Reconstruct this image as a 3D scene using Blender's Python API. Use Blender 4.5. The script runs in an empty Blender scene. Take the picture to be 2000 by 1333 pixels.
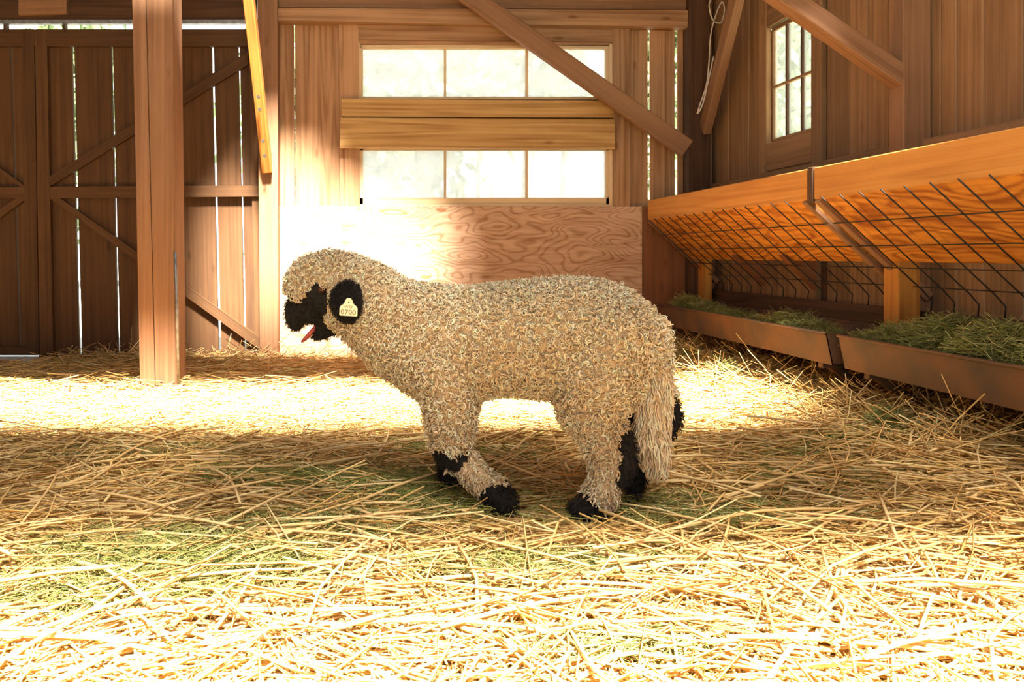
import bpy, bmesh, math, random
import numpy as np
from mathutils import Vector, Matrix, Quaternion
from mathutils.bvhtree import BVHTree

# ------------------------------------------------------------------ camera, sky, sun, exposure
SC = bpy.context.scene
COL = SC.collection
random.seed(7)
RNG = np.random.default_rng(11)
F, CU, CV, H = 1500.0, 730.0, 498.0, 0.70      # focal length in px, vanishing point of the depth lines, lens height
cam_d = bpy.data.cameras.new('camera')
cam = bpy.data.objects.new('camera', cam_d)
COL.objects.link(cam)
cam.location = (0, 0, H)
cam.rotation_euler = (math.radians(90), 0, 0)
cam_d.sensor_width = 36.0
cam_d.lens = F / 2000 * 36.0
cam_d.shift_x = (1000 - CU) / 2000
cam_d.shift_y = (CV - 666.5) / 2000
cam_d.clip_start = 0.02
SC.camera = cam

w = bpy.data.worlds.new('world')
SC.world = w
w.use_nodes = True
bg = w.node_tree.nodes['Background']
bg.inputs[0].default_value = (0.95, 0.97, 1.0, 1)
bg.inputs[1].default_value = 1.5

sun_d = bpy.data.lights.new('sun', 'SUN')
sun_d.energy = 44.0
sun_d.angle = math.radians(7.5)
sun_d.color = (1.0, 0.95, 0.86)
sun = bpy.data.objects.new('sun', sun_d)
COL.objects.link(sun)
SUN_DIR = Vector((-0.10, 0.80, -1.40)).normalized()
sun.rotation_euler = SUN_DIR.to_track_quat('-Z', 'Y').to_euler()
sun.location = (1, -4, 8)

vs = SC.view_settings
vs.view_transform = 'Standard'
vs.look = 'None'
vs.exposure = 0.72
vs.gamma = 1.0
vs.use_curve_mapping = False
SC.cycles.max_bounces = 10
SC.cycles.diffuse_bounces = 6
SC.cycles.transparent_max_bounces = 16
SC.cycles.sample_clamp_indirect = 12.0
SC.cycles.caustics_reflective = False
SC.cycles.caustics_refractive = False

# ------------------------------------------------------------------ helpers
WM = {}


def P(u, v, Y):
    return Vector(((u - CU) / F * Y, Y, H - (v - CV) / F * Y))


def floor_pt(u, v):
    Y = F * H / (v - CV)
    return Vector(((u - CU) / F * Y, Y, 0))


def put(o, parent, mat4=None):
    COL.objects.link(o)
    m = mat4 if mat4 is not None else Matrix()
    o.matrix_world = m
    o.matrix_basis = m
    WM[o.name] = m.copy()
    if parent is not None:
        o.parent = parent
        o.matrix_parent_inverse = WM[parent.name].inverted()
    return o


def tag(o, label=None, cat=None, group=None, kind=None):
    if label: o['label'] = label
    if cat: o['category'] = cat
    if group: o['group'] = group
    if kind: o['kind'] = kind
    return o


def empty(name, loc, label=None, cat=None, group=None, kind=None, parent=None):
    o = bpy.data.objects.new(name, None)
    o.empty_display_size = 0.1
    put(o, parent, Matrix.Translation(Vector(loc)))
    return tag(o, label, cat, group, kind)


def mesh_obj(name, verts, faces, mat, parent=None, m=None, smooth=False):
    me = bpy.data.meshes.new(name)
    me.from_pydata([tuple(v) for v in verts], [], [tuple(f) for f in faces])
    if isinstance(mat, (list, tuple)):
        for q in mat: me.materials.append(q)
    else:
        me.materials.append(mat)
    if smooth:
        me.polygons.foreach_set('use_smooth', [True] * len(me.polygons))
    me.update()
    o = bpy.data.objects.new(name, me)
    return put(o, parent, m)


def chamfer_box(a, b, c, e):
    """verts and faces of a box with full sizes a, b, c and chamfered edges"""
    hx, hy, hz = a / 2, b / 2, c / 2
    e = min(e, hx * 0.45, hy * 0.45, hz * 0.45)
    bm = bmesh.new()
    bmesh.ops.create_cube(bm, size=1.0)
    for v in bm.verts:
        v.co = Vector((v.co.x * a, v.co.y * b, v.co.z * c))
    bmesh.ops.bevel(bm, geom=bm.edges[:], offset=e, segments=1, affect='EDGES', profile=0.5)
    vs_ = [v.co.copy() for v in bm.verts]
    bm.verts.index_update()
    fs = [[v.index for v in f.verts] for f in bm.faces]
    bm.free()
    return vs_, fs


def lumber(name, c, x, y, dims, mat, parent=None, bevel=0.004):
    """a sawn piece: centre c, local X (grain) along x, local Y along y, full sizes dims"""
    x = Vector(x).normalized()
    y = Vector(y); y = (y - x * y.dot(x)).normalized()
    z = x.cross(y)
    m = Matrix((x, y, z)).transposed().to_4x4()
    m.translation = Vector(c)
    v, f = chamfer_box(dims[0], dims[1], dims[2], bevel)
    return mesh_obj(name, v, f, mat, parent, m)


def box(name, x0, x1, y0, y1, z0, z1, mat, parent=None, bevel=0.004, grain=None):
    d = [abs(x1 - x0), abs(y1 - y0), abs(z1 - z0)]
    c = ((x0 + x1) / 2, (y0 + y1) / 2, (z0 + z1) / 2)
    A = [Vector((1, 0, 0)), Vector((0, 1, 0)), Vector((0, 0, 1))]
    g = grain if grain is not None else d.index(max(d))
    i, j, k = g, (g + 1) % 3, (g + 2) % 3
    return lumber(name, c, A[i], A[j], (d[i], d[j], d[k]), mat, parent, bevel)


def beam(name, p0, p1, side, wdt, dep, mat, parent=None, bevel=0.004):
    """from p0 to p1; wdt measured along the direction side, dep across it"""
    p0, p1 = Vector(p0), Vector(p1)
    return lumber(name, (p0 + p1) / 2, p1 - p0, side, ((p1 - p0).length, wdt, dep), mat, parent, bevel)


def plate(name, pts, tvec, mat, parent=None):
    """flat prism with outline pts (world) extruded by tvec, grain along the longest edge"""
    pts = [Vector(p) for p in pts]
    n = len(pts)
    c = sum(pts, Vector()) / n
    es = [(pts[(i + 1) % n] - pts[i]) for i in range(n)]
    x = max(es, key=lambda q: q.length).normalized()
    t = Vector(tvec)
    z = (t - x * t.dot(x)).normalized()
    y = z.cross(x)
    m = Matrix((x, y, z)).transposed().to_4x4(); m.translation = c
    inv = m.inverted()
    a = [inv @ p for p in pts]; b = [inv @ (p + t) for p in pts]
    fs = [list(range(n))[::-1], list(range(n, 2 * n))] + [[i, (i + 1) % n, n + (i + 1) % n, n + i] for i in range(n)]
    return mesh_obj(name, a + b, fs, mat, parent, m)


def tube_mesh(pts, rad, sides=6):
    pts = [Vector(p) for p in pts]
    n = len(pts)
    V, Fs = [], []
    ref = None
    for i, p in enumerate(pts):
        t = (pts[min(i + 1, n - 1)] - pts[max(i - 1, 0)]).normalized()
        if ref is None:
            ref = t.orthogonal().normalized()
        ref = (ref - t * ref.dot(t)).normalized()
        b = t.cross(ref)
        r = rad[i] if isinstance(rad, (list, tuple)) else rad
        for k in range(sides):
            a = 2 * math.pi * k / sides
            V.append(p + (ref * math.cos(a) + b * math.sin(a)) * r)
    for i in range(n - 1):
        for k in range(sides):
            k2 = (k + 1) % sides
            Fs.append((i * sides + k, i * sides + k2, (i + 1) * sides + k2, (i + 1) * sides + k))
    Fs.append(tuple(range(sides))[::-1])
    Fs.append(tuple((n - 1) * sides + k for k in range(sides)))
    return V, Fs


def spline(pts, n=8):
    pts = [Vector(p) for p in pts]
    out = []
    q = [pts[0]] + pts + [pts[-1]]
    for i in range(1, len(q) - 2):
        for k in range(n):
            t = k / n
            a, b, c, d = q[i - 1], q[i], q[i + 1], q[i + 2]
            out.append(0.5 * ((2 * b) + (c - a) * t + (2 * a - 5 * b + 4 * c - d) * t * t + (3 * b - a - 3 * c + d) * t ** 3))
    out.append(pts[-1])
    return out


def strands(name, C, R, color, mat, parent=None, sides=3, kind='stuff'):
    """many thin tubes in ONE mesh: C (N,K,3) centre lines, R (N,K) radii, color (N,K,3) or (N,3)"""
    N, K, _ = C.shape
    T = np.empty_like(C)
    T[:, 1:-1] = C[:, 2:] - C[:, :-2]
    T[:, 0] = C[:, 1] - C[:, 0]
    T[:, -1] = C[:, -1] - C[:, -2]
    T /= np.linalg.norm(T, axis=2, keepdims=True) + 1e-9
    ref = RNG.normal(size=(N, 1, 3))
    e1 = ref - T * (ref * T).sum(2, keepdims=True)
    e1 /= np.linalg.norm(e1, axis=2, keepdims=True) + 1e-9
    e2 = np.cross(T, e1)
    ang = np.arange(sides) * 2 * np.pi / sides
    V = C[:, :, None, :] + R[:, :, None, None] * (np.cos(ang)[None, None, :, None] * e1[:, :, None, :] + np.sin(ang)[None, None, :, None] * e2[:, :, None, :])
    V = V.reshape(-1, 3)
    i = np.arange(K - 1)[:, None]; s = np.arange(sides)[None, :]; s2 = (s + 1) % sides
    q = np.stack([i * sides + s, i * sides + s2, (i + 1) * sides + s2, (i + 1) * sides + s], axis=-1).reshape(-1, 4)
    Q = (q[None] + (np.arange(N) * K * sides)[:, None, None]).reshape(-1)
    nf = len(Q) // 4
    me = bpy.data.meshes.new(name)
    me.vertices.add(len(V)); me.vertices.foreach_set('co', V.astype(np.float32).ravel())
    me.loops.add(len(Q)); me.loops.foreach_set('vertex_index', Q.astype(np.int32))
    me.polygons.add(nf)
    me.polygons.foreach_set('loop_start', np.arange(0, nf * 4, 4, dtype=np.int32))
    me.polygons.foreach_set('use_smooth', np.ones(nf, dtype=bool))
    me.update(calc_edges=True)
    if color.ndim == 2:
        color = np.repeat(color[:, None, :], K, axis=1)
    c4 = np.ones((N, K, sides, 4), dtype=np.float32)
    c4[..., :3] = color[:, :, None, :]
    at = me.attributes.new('col', 'FLOAT_COLOR', 'POINT')
    at.data.foreach_set('color', c4.ravel())
    me.materials.append(mat)
    o = bpy.data.objects.new(name, me)
    put(o, parent)
    if kind: o['kind'] = kind
    return o


# ------------------------------------------------------------------ materials
def node_mat(name):
    m = bpy.data.materials.new(name)
    m.use_nodes = True
    nt = m.node_tree
    return m, nt, nt.nodes['Principled BSDF']


def N(nt, t, **kw):
    n = nt.nodes.new(t)
    for k, v in kw.items():
        setattr(n, k, v)
    return n


def M(nt, op, a, b=None, c=None):
    n = N(nt, 'ShaderNodeMath', operation=op)
    for i, q in enumerate((a, b, c)):
        if q is None: continue
        if isinstance(q, (int, float)): n.inputs[i].default_value = q
        else: nt.links.new(q, n.inputs[i])
    return n.outputs[0]


def mixc(nt, fac, a, b, blend='MIX'):
    n = N(nt, 'ShaderNodeMix', data_type='RGBA', blend_type=blend)
    for sock, q in ((n.inputs[0], fac), (n.inputs[6], a), (n.inputs[7], b)):
        if isinstance(q, (int, float)): sock.default_value = q
        elif isinstance(q, tuple): sock.default_value = (*q, 1)
        else: nt.links.new(q, sock)
    return n.outputs[2]


def wood(name, light, dark, stretch=(0.42, 8.0, 8.0), rings=22.0, ring_amt=0.6, knots=0.5, rough=0.75, var=0.25, bump=0.25, speck=0.35, sharp=1.8):
    """sawn wood: contour rings of a stretched noise, fine fibre, knots; differs from piece to piece"""
    m, nt, b = node_mat(name)
    L = nt.links.new
    tc = N(nt, 'ShaderNodeTexCoord'); oi = N(nt, 'ShaderNodeObjectInfo')
    off = N(nt, 'ShaderNodeCombineXYZ')
    L(M(nt, 'MULTIPLY', oi.outputs['Random'], 37.0), off.inputs[0])
    L(M(nt, 'MULTIPLY', oi.outputs['Random'], 91.0), off.inputs[1])
    L(M(nt, 'MULTIPLY', oi.outputs['Random'], 53.0), off.inputs[2])
    ad = N(nt, 'ShaderNodeVectorMath', operation='ADD')
    L(tc.outputs['Object'], ad.inputs[0]); L(off.outputs[0], ad.inputs[1])

    def mapped(sc):
        mp = N(nt, 'ShaderNodeVectorMath', operation='MULTIPLY')
        L(ad.outputs[0], mp.inputs[0]); mp.inputs[1].default_value = sc
        return mp.outputs[0]

    def noise(vec, scale, detail, rough_=0.5):
        n = N(nt, 'ShaderNodeTexNoise')
        L(vec, n.inputs['Vector'])
        n.inputs['Scale'].default_value = scale; n.inputs['Detail'].default_value = detail; n.inputs['Roughness'].default_value = rough_
        return n.outputs[0]
    big = noise(mapped(stretch), 1.0, 2.0, 0.4)
    ring = M(nt, 'SINE', M(nt, 'MULTIPLY', big, rings * 6.28 / 3))
    ring = M(nt, 'POWER', M(nt, 'MULTIPLY_ADD', ring, 0.5, 0.5), sharp)
    fib = noise(mapped((stretch[0] * 4, stretch[1] * 22, stretch[2] * 22)), 1.0, 3.0, 0.6)
    fib2 = noise(mapped((stretch[0] * 1.5, stretch[1] * 6, stretch[2] * 6)), 1.0, 4.0, 0.65)
    blot = noise(mapped((1.6, 3.0, 3.0)), 1.5, 3.0, 0.6)
    vo = N(nt, 'ShaderNodeTexVoronoi'); L(mapped((2.3, 6.5, 6.5)), vo.inputs['Vector']); vo.inputs['Scale'].default_value = 1.0
    kn = N(nt, 'ShaderNodeMapRange'); L(vo.outputs['Distance'], kn.inputs[0])
    kn.inputs[1].default_value = 0.04; kn.inputs[2].default_value = 0.10; kn.inputs[3].default_value = 1.0; kn.inputs[4].default_value = 0.0
    fac = M(nt, 'MULTIPLY_ADD', ring, ring_amt, M(nt, 'ADD', M(nt, 'MULTIPLY', M(nt, 'SUBTRACT', fib, 0.35), 0.7), M(nt, 'MULTIPLY', M(nt, 'SUBTRACT', fib2, 0.46), 1.7)))
    fac = M(nt, 'ADD', fac, M(nt, 'MULTIPLY', M(nt, 'SUBTRACT', blot, 0.5), speck * 2))
    fac = M(nt, 'ADD', fac, M(nt, 'MULTIPLY', kn.outputs[0], knots))
    cl = N(nt, 'ShaderNodeClamp'); L(fac, cl.inputs[0])
    col = mixc(nt, cl.outputs[0], light, dark)
    val = M(nt, 'MULTIPLY_ADD', oi.outputs['Random'], var * 2, 1 - var)
    hs = N(nt, 'ShaderNodeHueSaturation'); L(col, hs.inputs['Color']); L(val, hs.inputs['Value'])
    L(hs.outputs[0], b.inputs['Base Color'])
    b.inputs['Roughness'].default_value = rough
    b.inputs['Specular IOR Level'].default_value = 0.25
    bp = N(nt, 'ShaderNodeBump'); bp.inputs['Strength'].default_value = bump; bp.inputs['Distance'].default_value = 0.004
    L(cl.outputs[0], bp.inputs['Height']); bp.invert = True
    L(bp.outputs[0], b.inputs['Normal'])
    return m


def plain(name, c, rough=0.7, metal=0.0, noise_amt=0.15, scale=30.0, c2=None):
    m, nt, b = node_mat(name)
    tc = N(nt, 'ShaderNodeTexCoord')
    n = N(nt, 'ShaderNodeTexNoise'); nt.links.new(tc.outputs['Object'], n.inputs['Vector'])
    n.inputs['Scale'].default_value = scale; n.inputs['Detail'].default_value = 4
    c2 = c2 or tuple(q * (1 - noise_amt * 2) for q in c)
    mr = N(nt, 'ShaderNodeMapRange'); nt.links.new(n.outputs[0], mr.inputs[0])
    mr.inputs[1].default_value = 0.35; mr.inputs[2].default_value = 0.65
    nt.links.new(mixc(nt, mr.outputs[0], c, c2), b.inputs['Base Color'])
    b.inputs['Roughness'].default_value = rough; b.inputs['Metallic'].default_value = metal
    b.inputs['Specular IOR Level'].default_value = 0.3
    return m


def fibre(name, translucent=0.3, rough=0.8, spec=0.2, tint=(1, 1, 1), random_by_object=False):
    """straw, hay, wool: colour from the strand itself, some light passes through"""
    m, nt, b = node_mat(name)
    at = N(nt, 'ShaderNodeAttribute', attribute_name='col')
    col = mixc(nt, 1.0, at.outputs['Color'], tint, 'MULTIPLY')
    if random_by_object:
        oi = N(nt, 'ShaderNodeObjectInfo')
        col = mixc(nt, oi.outputs['Random'], (0.88, 0.66, 0.32), (0.74, 0.49, 0.19))
    nt.links.new(col, b.inputs['Base Color'])
    b.inputs['Roughness'].default_value = rough; b.inputs['Specular IOR Level'].default_value = spec
    if translucent:
        tr = N(nt, 'ShaderNodeBsdfTranslucent'); nt.links.new(col, tr.inputs[0])
        mx = N(nt, 'ShaderNodeMixShader'); mx.inputs[0].default_value = translucent
        nt.links.new(b.outputs[0], mx.inputs[1]); nt.links.new(tr.outputs[0], mx.inputs[2])
        nt.links.new(mx.outputs[0], nt.nodes['Material Output'].inputs[0])
    return m


def dusty_glass(name, dust=0.3, tint=(0.93, 0.95, 0.92)):
    m, nt, b = node_mat(name)
    nt.nodes.remove(b)
    tc = N(nt, 'ShaderNodeTexCoord'); n = N(nt, 'ShaderNodeTexNoise')
    nt.links.new(tc.outputs['Object'], n.inputs['Vector']); n.inputs['Scale'].default_value = 9; n.inputs['Detail'].default_value = 6
    tp = N(nt, 'ShaderNodeBsdfTransparent'); tp.inputs[0].default_value = (*tint, 1)
    tl = N(nt, 'ShaderNodeBsdfTranslucent'); tl.inputs[0].default_value = (0.80, 0.81, 0.81, 1)
    df = N(nt, 'ShaderNodeBsdfDiffuse'); df.inputs[0].default_value = (0.75, 0.73, 0.68, 1)
    gl = N(nt, 'ShaderNodeBsdfGlossy'); gl.inputs['Roughness'].default_value = 0.08
    a = N(nt, 'ShaderNodeMixShader'); a.inputs[0].default_value = 0.3
    nt.links.new(tl.outputs[0], a.inputs[1]); nt.links.new(df.outputs[0], a.inputs[2])
    c = N(nt, 'ShaderNodeMixShader')
    nt.links.new(M(nt, 'MULTIPLY', M(nt, 'ADD', n.outputs[0], 0.5), dust), c.inputs[0])
    nt.links.new(tp.outputs[0], c.inputs[1]); nt.links.new(a.outputs[0], c.inputs[2])
    d = N(nt, 'ShaderNodeMixShader'); d.inputs[0].default_value = 0.04
    nt.links.new(c.outputs[0], d.inputs[1]); nt.links.new(gl.outputs[0], d.inputs[2])
    nt.links.new(d.outputs[0], nt.nodes['Material Output'].inputs[0])
    return m


MAT = {}
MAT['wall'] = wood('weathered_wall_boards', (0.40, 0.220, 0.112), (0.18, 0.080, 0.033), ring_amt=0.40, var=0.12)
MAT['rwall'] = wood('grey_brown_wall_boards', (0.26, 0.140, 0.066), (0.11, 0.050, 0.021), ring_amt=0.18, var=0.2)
MAT['door'] = wood('dark_door_boards', (0.095, 0.043, 0.015), (0.04, 0.016, 0.005), ring_amt=0.2, var=0.15)
MAT['beam'] = wood('rough_sawn_timber', (0.27, 0.135, 0.067), (0.135, 0.058, 0.025), ring_amt=0.15, var=0.08, knots=0.3)
MAT['darkbeam'] = wood('dark_timber', (0.085, 0.040, 0.018), (0.036, 0.015, 0.006), ring_amt=0.4, var=0.1, knots=0.2)
MAT['fir'] = wood('honey_fir', (0.50, 0.21, 0.038), (0.30, 0.10, 0.016), ring_amt=0.45, var=0.06)
MAT['plank'] = wood('yellow_pine_planks', (0.50, 0.30, 0.11), (0.26, 0.12, 0.035), ring_amt=0.45, var=0.05)
MAT['fascia'] = wood('orange_fir_boards', (0.56, 0.25, 0.058), (0.38, 0.145, 0.028), ring_amt=0.35, var=0.05, knots=0.7)
MAT['ply'] = wood('plywood_face', (0.54, 0.34, 0.215), (0.27, 0.125, 0.055), stretch=(1.8, 4.5, 4.5), rings=62, ring_amt=0.55, knots=1.3, var=0.03, speck=0.15, sharp=4.0)
MAT['oply'] = wood('orange_plywood', (0.60, 0.24, 0.035), (0.28, 0.075, 0.008), stretch=(1.6, 5.5, 5.5), rings=40, ring_amt=0.7, knots=0.3, var=0.03, speck=0.2)
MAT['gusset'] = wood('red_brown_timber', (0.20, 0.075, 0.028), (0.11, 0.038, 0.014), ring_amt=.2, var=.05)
MAT['frame'] = wood('pale_window_wood', (0.62, 0.45, 0.27), (0.40, 0.25, 0.13), ring_amt=0.3, var=0.05)
MAT['glass'] = dusty_glass('dusty_glass', 0.40, (.66, .67, .68))
m_, nt_x, b_x = node_mat('translucent_diffuser')
nt_x.nodes.remove(b_x)
tl_x = N(nt_x, 'ShaderNodeBsdfTranslucent'); tl_x.inputs[0].default_value = (.74, .72, .66, 1)
df_x = N(nt_x, 'ShaderNodeBsdfDiffuse'); df_x.inputs[0].default_value = (.5, .5, .46, 1)
mx_x = N(nt_x, 'ShaderNodeMixShader'); mx_x.inputs[0].default_value = .5
nt_x.links.new(tl_x.outputs[0], mx_x.inputs[1]); nt_x.links.new(df_x.outputs[0], mx_x.inputs[2])
nt_x.links.new(mx_x.outputs[0], nt_x.nodes['Material Output'].inputs[0])
MAT['sheet'] = m_  # for the added overhead sheets that diffuse the sun
MAT['glass2'] = dusty_glass('side_window_glass', 0.16, (0.90, 0.95, 0.84))
MAT['metal'] = plain('grey_steel', (0.35, 0.33, 0.31), 0.45, 0.8, 0.2)
MAT['wire'] = plain('dark_steel_wire', (0.030, 0.026, 0.020), 0.55, 0.3, 0.2)
MAT['rust'] = plain('rusty_steel', (0.075, 0.046, 0.028), 0.7, 0.1, 0.2, 6.0, (0.15, 0.066, 0.028))
MAT['dirt'] = plain('trodden_bedding', (0.46, 0.32, 0.15), 0.95, 0, 0.25, 22.0, (0.24, 0.15, 0.065))
MAT['concrete'] = plain('pale_concrete', (0.55, 0.55, 0.55), 0.9, 0, 0.15, 25.0)
MAT['soil'] = plain('outdoor_gravel_yard', (0.42, 0.42, 0.40), 0.95, 0, 0.2, 0.8, (.34, .37, .30))
MAT['straw'] = fibre('straw_fibre', 0.25, 0.55, 0.35)
MAT['straw_obj'] = fibre('straw_stalk', 0.2, 0.5, 0.4, random_by_object=True)
MAT['hay'] = fibre('green_hay_fibre', 0.3)
MAT['wool'] = fibre('cream_wool', 0.35, 0.85, 0.15)
MAT['blackwool'] = fibre('black_wool', 0.0, 0.6, 0.2)
MAT['leaf'] = fibre('tree_leaf', 0.4)
MAT['skin'] = plain('wool_skin', (0.52, 0.37, 0.21), 0.95, 0, 0.15, 70.0)
MAT['black'] = plain('black_coat', (0.011, 0.008, 0.006), 0.8, 0, 0.2, 80.0)
MAT['hoof'] = plain('dark_hoof', (0.045, 0.028, 0.018), 0.5, 0, 0.2, 40.0)
MAT['tongue'] = plain('pink_tongue', (0.50, 0.10, 0.085), 0.35, 0, 0.1, 60.0)
MAT['eye'] = plain('brown_eye', (0.06, 0.022, 0.010), 0.12, 0, 0.1, 60.0)
MAT['tagm'] = plain('cream_plastic', (0.80, 0.68, 0.44), 0.5, 0, 0.04, 30.0)
MAT['print'] = plain('grey_print', (0.22, 0.16, 0.09), 0.7, 0, 0.05, 30.0)
MAT['rope'] = plain('white_cord', (0.62, 0.52, 0.42), 0.7, 0, 0.1, 50.0)
MAT['bark'] = plain('pale_bark', (0.50, 0.45, 0.38), 0.9, 0, 0.25, 6.0)
MAT['blue'] = plain('blue_plastic', (0.20, 0.28, 0.42), 0.5, 0, 0.1, 60.0)

# ------------------------------------------------------------------ the shell of the barn
YB = 5.10           # inner face of the back wall
XW = 2.25           # inner face of the right wall
ROOF = 3.2


def PB(u, v, Y=YB):
    return P(u, v, Y)


def PW(u, v, x=XW):
    Y = x * F / (u - CU)
    return P(u, v, Y)


def hgt(x, y):
    t = np.clip((x - 1.3) / .55, 0, 1)
    return 0.095 * t * t * (3 - 2 * t) + 0.010 * np.sin(2.1 * x + 0.7) * np.cos(1.7 * y + 0.3) + 0.007 * np.sin(5.3 * x - 1.1 * y) * np.sin(4.1 * y + 2.0 * x) - 0.006


# floor: a gently uneven bed
gx = np.linspace(-4.2, 2.3, 90); gy = np.linspace(-1.7, 5.2, 90)
vv, ff = [], []
for j, yy in enumerate(gy):
    for i, xx in enumerate(gx):
        vv.append((xx, yy, float(hgt(xx, yy))))
for j in range(89):
    for i in range(89):
        a = j * 90 + i
        ff.append((a, a + 1, a + 91, a + 90))
fl = mesh_obj('floor', vv, ff, MAT['dirt'], smooth=True)
tag(fl, 'trodden earth floor of the barn under the straw', 'floor', kind='structure')

gr = mesh_obj('ground', [(-60, -40, -0.06), (60, -40, -0.06), (60, 80, -0.06), (-60, 80, -0.06)], [(0, 1, 2, 3)], MAT['soil'])
tag(gr, 'pale yard ground outside the barn seen through gaps', 'ground', kind='structure')

# ceiling: unseen plank deck, openings placed to shape the sunlight on floor and wall
ce = empty('ceiling', (0, 2.5, ROOF), 'dark plank loft deck with open strips letting sun through', 'ceiling', kind='structure')
x0c, x1c = -4.4, 2.6
A0, A1 = 1.27, 2.12           # long open strip (sun band on the floor)
B0, B1, BX0, BX1 = 3.30, 4.06, -0.85, 0.95   # opening near the back wall, placed for its sun patch


def deck(xa, xb, ya, yb):
    n = max(1, round((yb - ya) / 0.24))
    for i in range(n):
        q0 = ya + (yb - ya) * i / n; q1 = ya + (yb - ya) * (i + 1) / n
        box('ceiling_plank', xa, xb, q0, q1, ROOF, ROOF + 0.04, MAT['darkbeam'], ce, 0.001)


deck(x0c, -1.3, -0.5, A0)
deck(1.9, x1c, -0.5, A0)
for i in range(4):        # unseen translucent sheets, added to spread soft light over the front bay
    for j in range(2):
        box('diffuser_sheet', -1.3 + .8 * i, -1.3 + .8 * (i + 1) - .01, .05 + j * .61, .05 + (j + 1) * .61 - .005, ROOF + .01, ROOF + .016, MAT['sheet'], ce, .001)
deck(1.94, x1c, A0, A1)
deck(x0c, x1c, A1, B0)
HX = [(-1.20, .45), (-1.20, .62), (-1.18, .50), (-1.15, .74), (-1.10, .58), (-1.02, .30), (-.92, -.10), (-.80, -.25)]
for i, (xa_, xb_) in enumerate(HX):       # board ends staggered to shape and soften the sun patch on the wall
    ya_, yb_ = B0 + (B1 - B0) * i / 8, B0 + (B1 - B0) * (i + 1) / 8
    box('ceiling_plank', x0c, xa_, ya_, yb_, ROOF, ROOF + .04, MAT['darkbeam'], ce, .001)
    box('ceiling_plank', xb_, x1c, ya_, yb_, ROOF, ROOF + .04, MAT['darkbeam'], ce, .001)
deck(x0c, x1c, B1, 5.4)

for i in range(7):        # unseen spaced slats, added at the front edge to fade the foreground sun
    ya_ = -.63 + .1 * i
    box('ceiling_plank', -1.3, 1.9, ya_, ya_ + .028 + .009 * i, ROOF, ROOF + .03, MAT['darkbeam'], ce, .001)

# left wall (outside the frame)
wl = empty('wall_left', (-4.2, 2.5, 0), 'dark plank side wall at the far left', 'wall', kind='structure')
y = -1.35
while y < 5.3:
    box('plank', -4.24, -4.2, y, y + 0.295, 0, ROOF, MAT['door'], wl, 0.003)
    y += 0.3

# unseen front wall with a doorway, added to cut light from behind the camera
wf = empty('wall_front', (-.5, -1.35, 0), 'plank front wall with an open doorway behind the camera', 'wall', kind='structure')
x = -4.2
while x < 2.3:
    low = 2.2 if -1.3 < x < .95 else 0
    box('plank', x, x + .295, -1.39, -1.35, low, ROOF, MAT['door'], wf, 0.003)
    x += 0.3

# back wall, planks and plywood around the two long windows
wb = empty('wall_back', (0.5, YB, 0), 'sunlit back wall of brown planks and plywood around the windows', 'wall', kind='structure')
zt = ROOF


def vboard(u0t, u1t, u0b, u1b, vt, vb, Y, th, mat, parent, name='plank'):
    zt_ = vt
    return plate(name, [P(u0t, vt, Y), P(u1t, vt, Y), P(u1b, vb, Y), P(u0b, vb, Y)], (0, th, 0), mat, parent)


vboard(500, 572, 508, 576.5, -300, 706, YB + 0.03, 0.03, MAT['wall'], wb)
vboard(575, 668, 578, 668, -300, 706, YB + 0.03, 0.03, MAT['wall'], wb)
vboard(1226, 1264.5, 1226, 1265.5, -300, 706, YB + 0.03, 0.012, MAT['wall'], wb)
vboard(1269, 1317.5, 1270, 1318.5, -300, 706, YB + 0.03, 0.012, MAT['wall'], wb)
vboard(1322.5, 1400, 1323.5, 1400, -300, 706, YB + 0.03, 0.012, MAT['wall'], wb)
# boards above the windows and behind the middle planks
for a, b, c, d in ((664, 1232, -300, 86), (664, 1232, 192, 288), (664, 1232, 400, 706)):
    plate('backing_board', [P(a, c, YB + 0.03), P(b, c, YB + 0.03), P(b, d, YB + 0.03), P(a, d, YB + 0.03)], (0, 0.03, 0), MAT['wall'], wb)
# studs, header
vboard(662, 700, 664, 703, 42, 402, YB - 0.005, 0.035, MAT['wall'], wb, 'stud')
vboard(1197, 1231, 1197, 1230, 48, 404, YB - 0.005, 0.035, MAT['wall'], wb, 'stud')
plate('header_board', [P(692, 42, YB), P(1198, 49, YB), P(1198, 82, YB), P(692, 78, YB)], (0, 0.03, 0), MAT['wall'], wb)
plate('header_trim', [P(700, 77, YB + .012), P(1198, 81, YB + .012), P(1198, 90, YB + .012), P(700, 87, YB + .012)], (0, 0.02, 0), MAT['wall'], wb)
# two planks nailed between the windows
plate('cross_plank', [P(667, 193, YB - .035), P(1199, 197, YB - .035), P(1199, 230, YB - .035), P(667, 228, YB - .035)], (0, 0.03, 0), MAT['plank'], wb)
plate('cross_plank', [P(665, 230, YB - .045), P(1201, 233, YB - .045), P(1201, 291, YB - .045), P(663, 289, YB - .045)], (0, 0.035, 0), MAT['plank'], wb)
# plywood dado
plate('plywood_sheet', [P(540, 402, YB - .012), P(1254, 404, YB - .012), P(1254, 712, YB - .012), P(540, 712, YB - .012)], (0, 0.014, 0), MAT['ply'], wb)
plate('plywood_sheet', [P(1254.6, 404, YB - .012), P(1400, 404, YB - .012), P(1400, 712, YB - .012), P(1254.6, 712, YB - .012)], (0, 0.014, 0), MAT['gusset'], wb)  # darker brown than its neighbour, imitating the shade under the feeder
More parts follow.
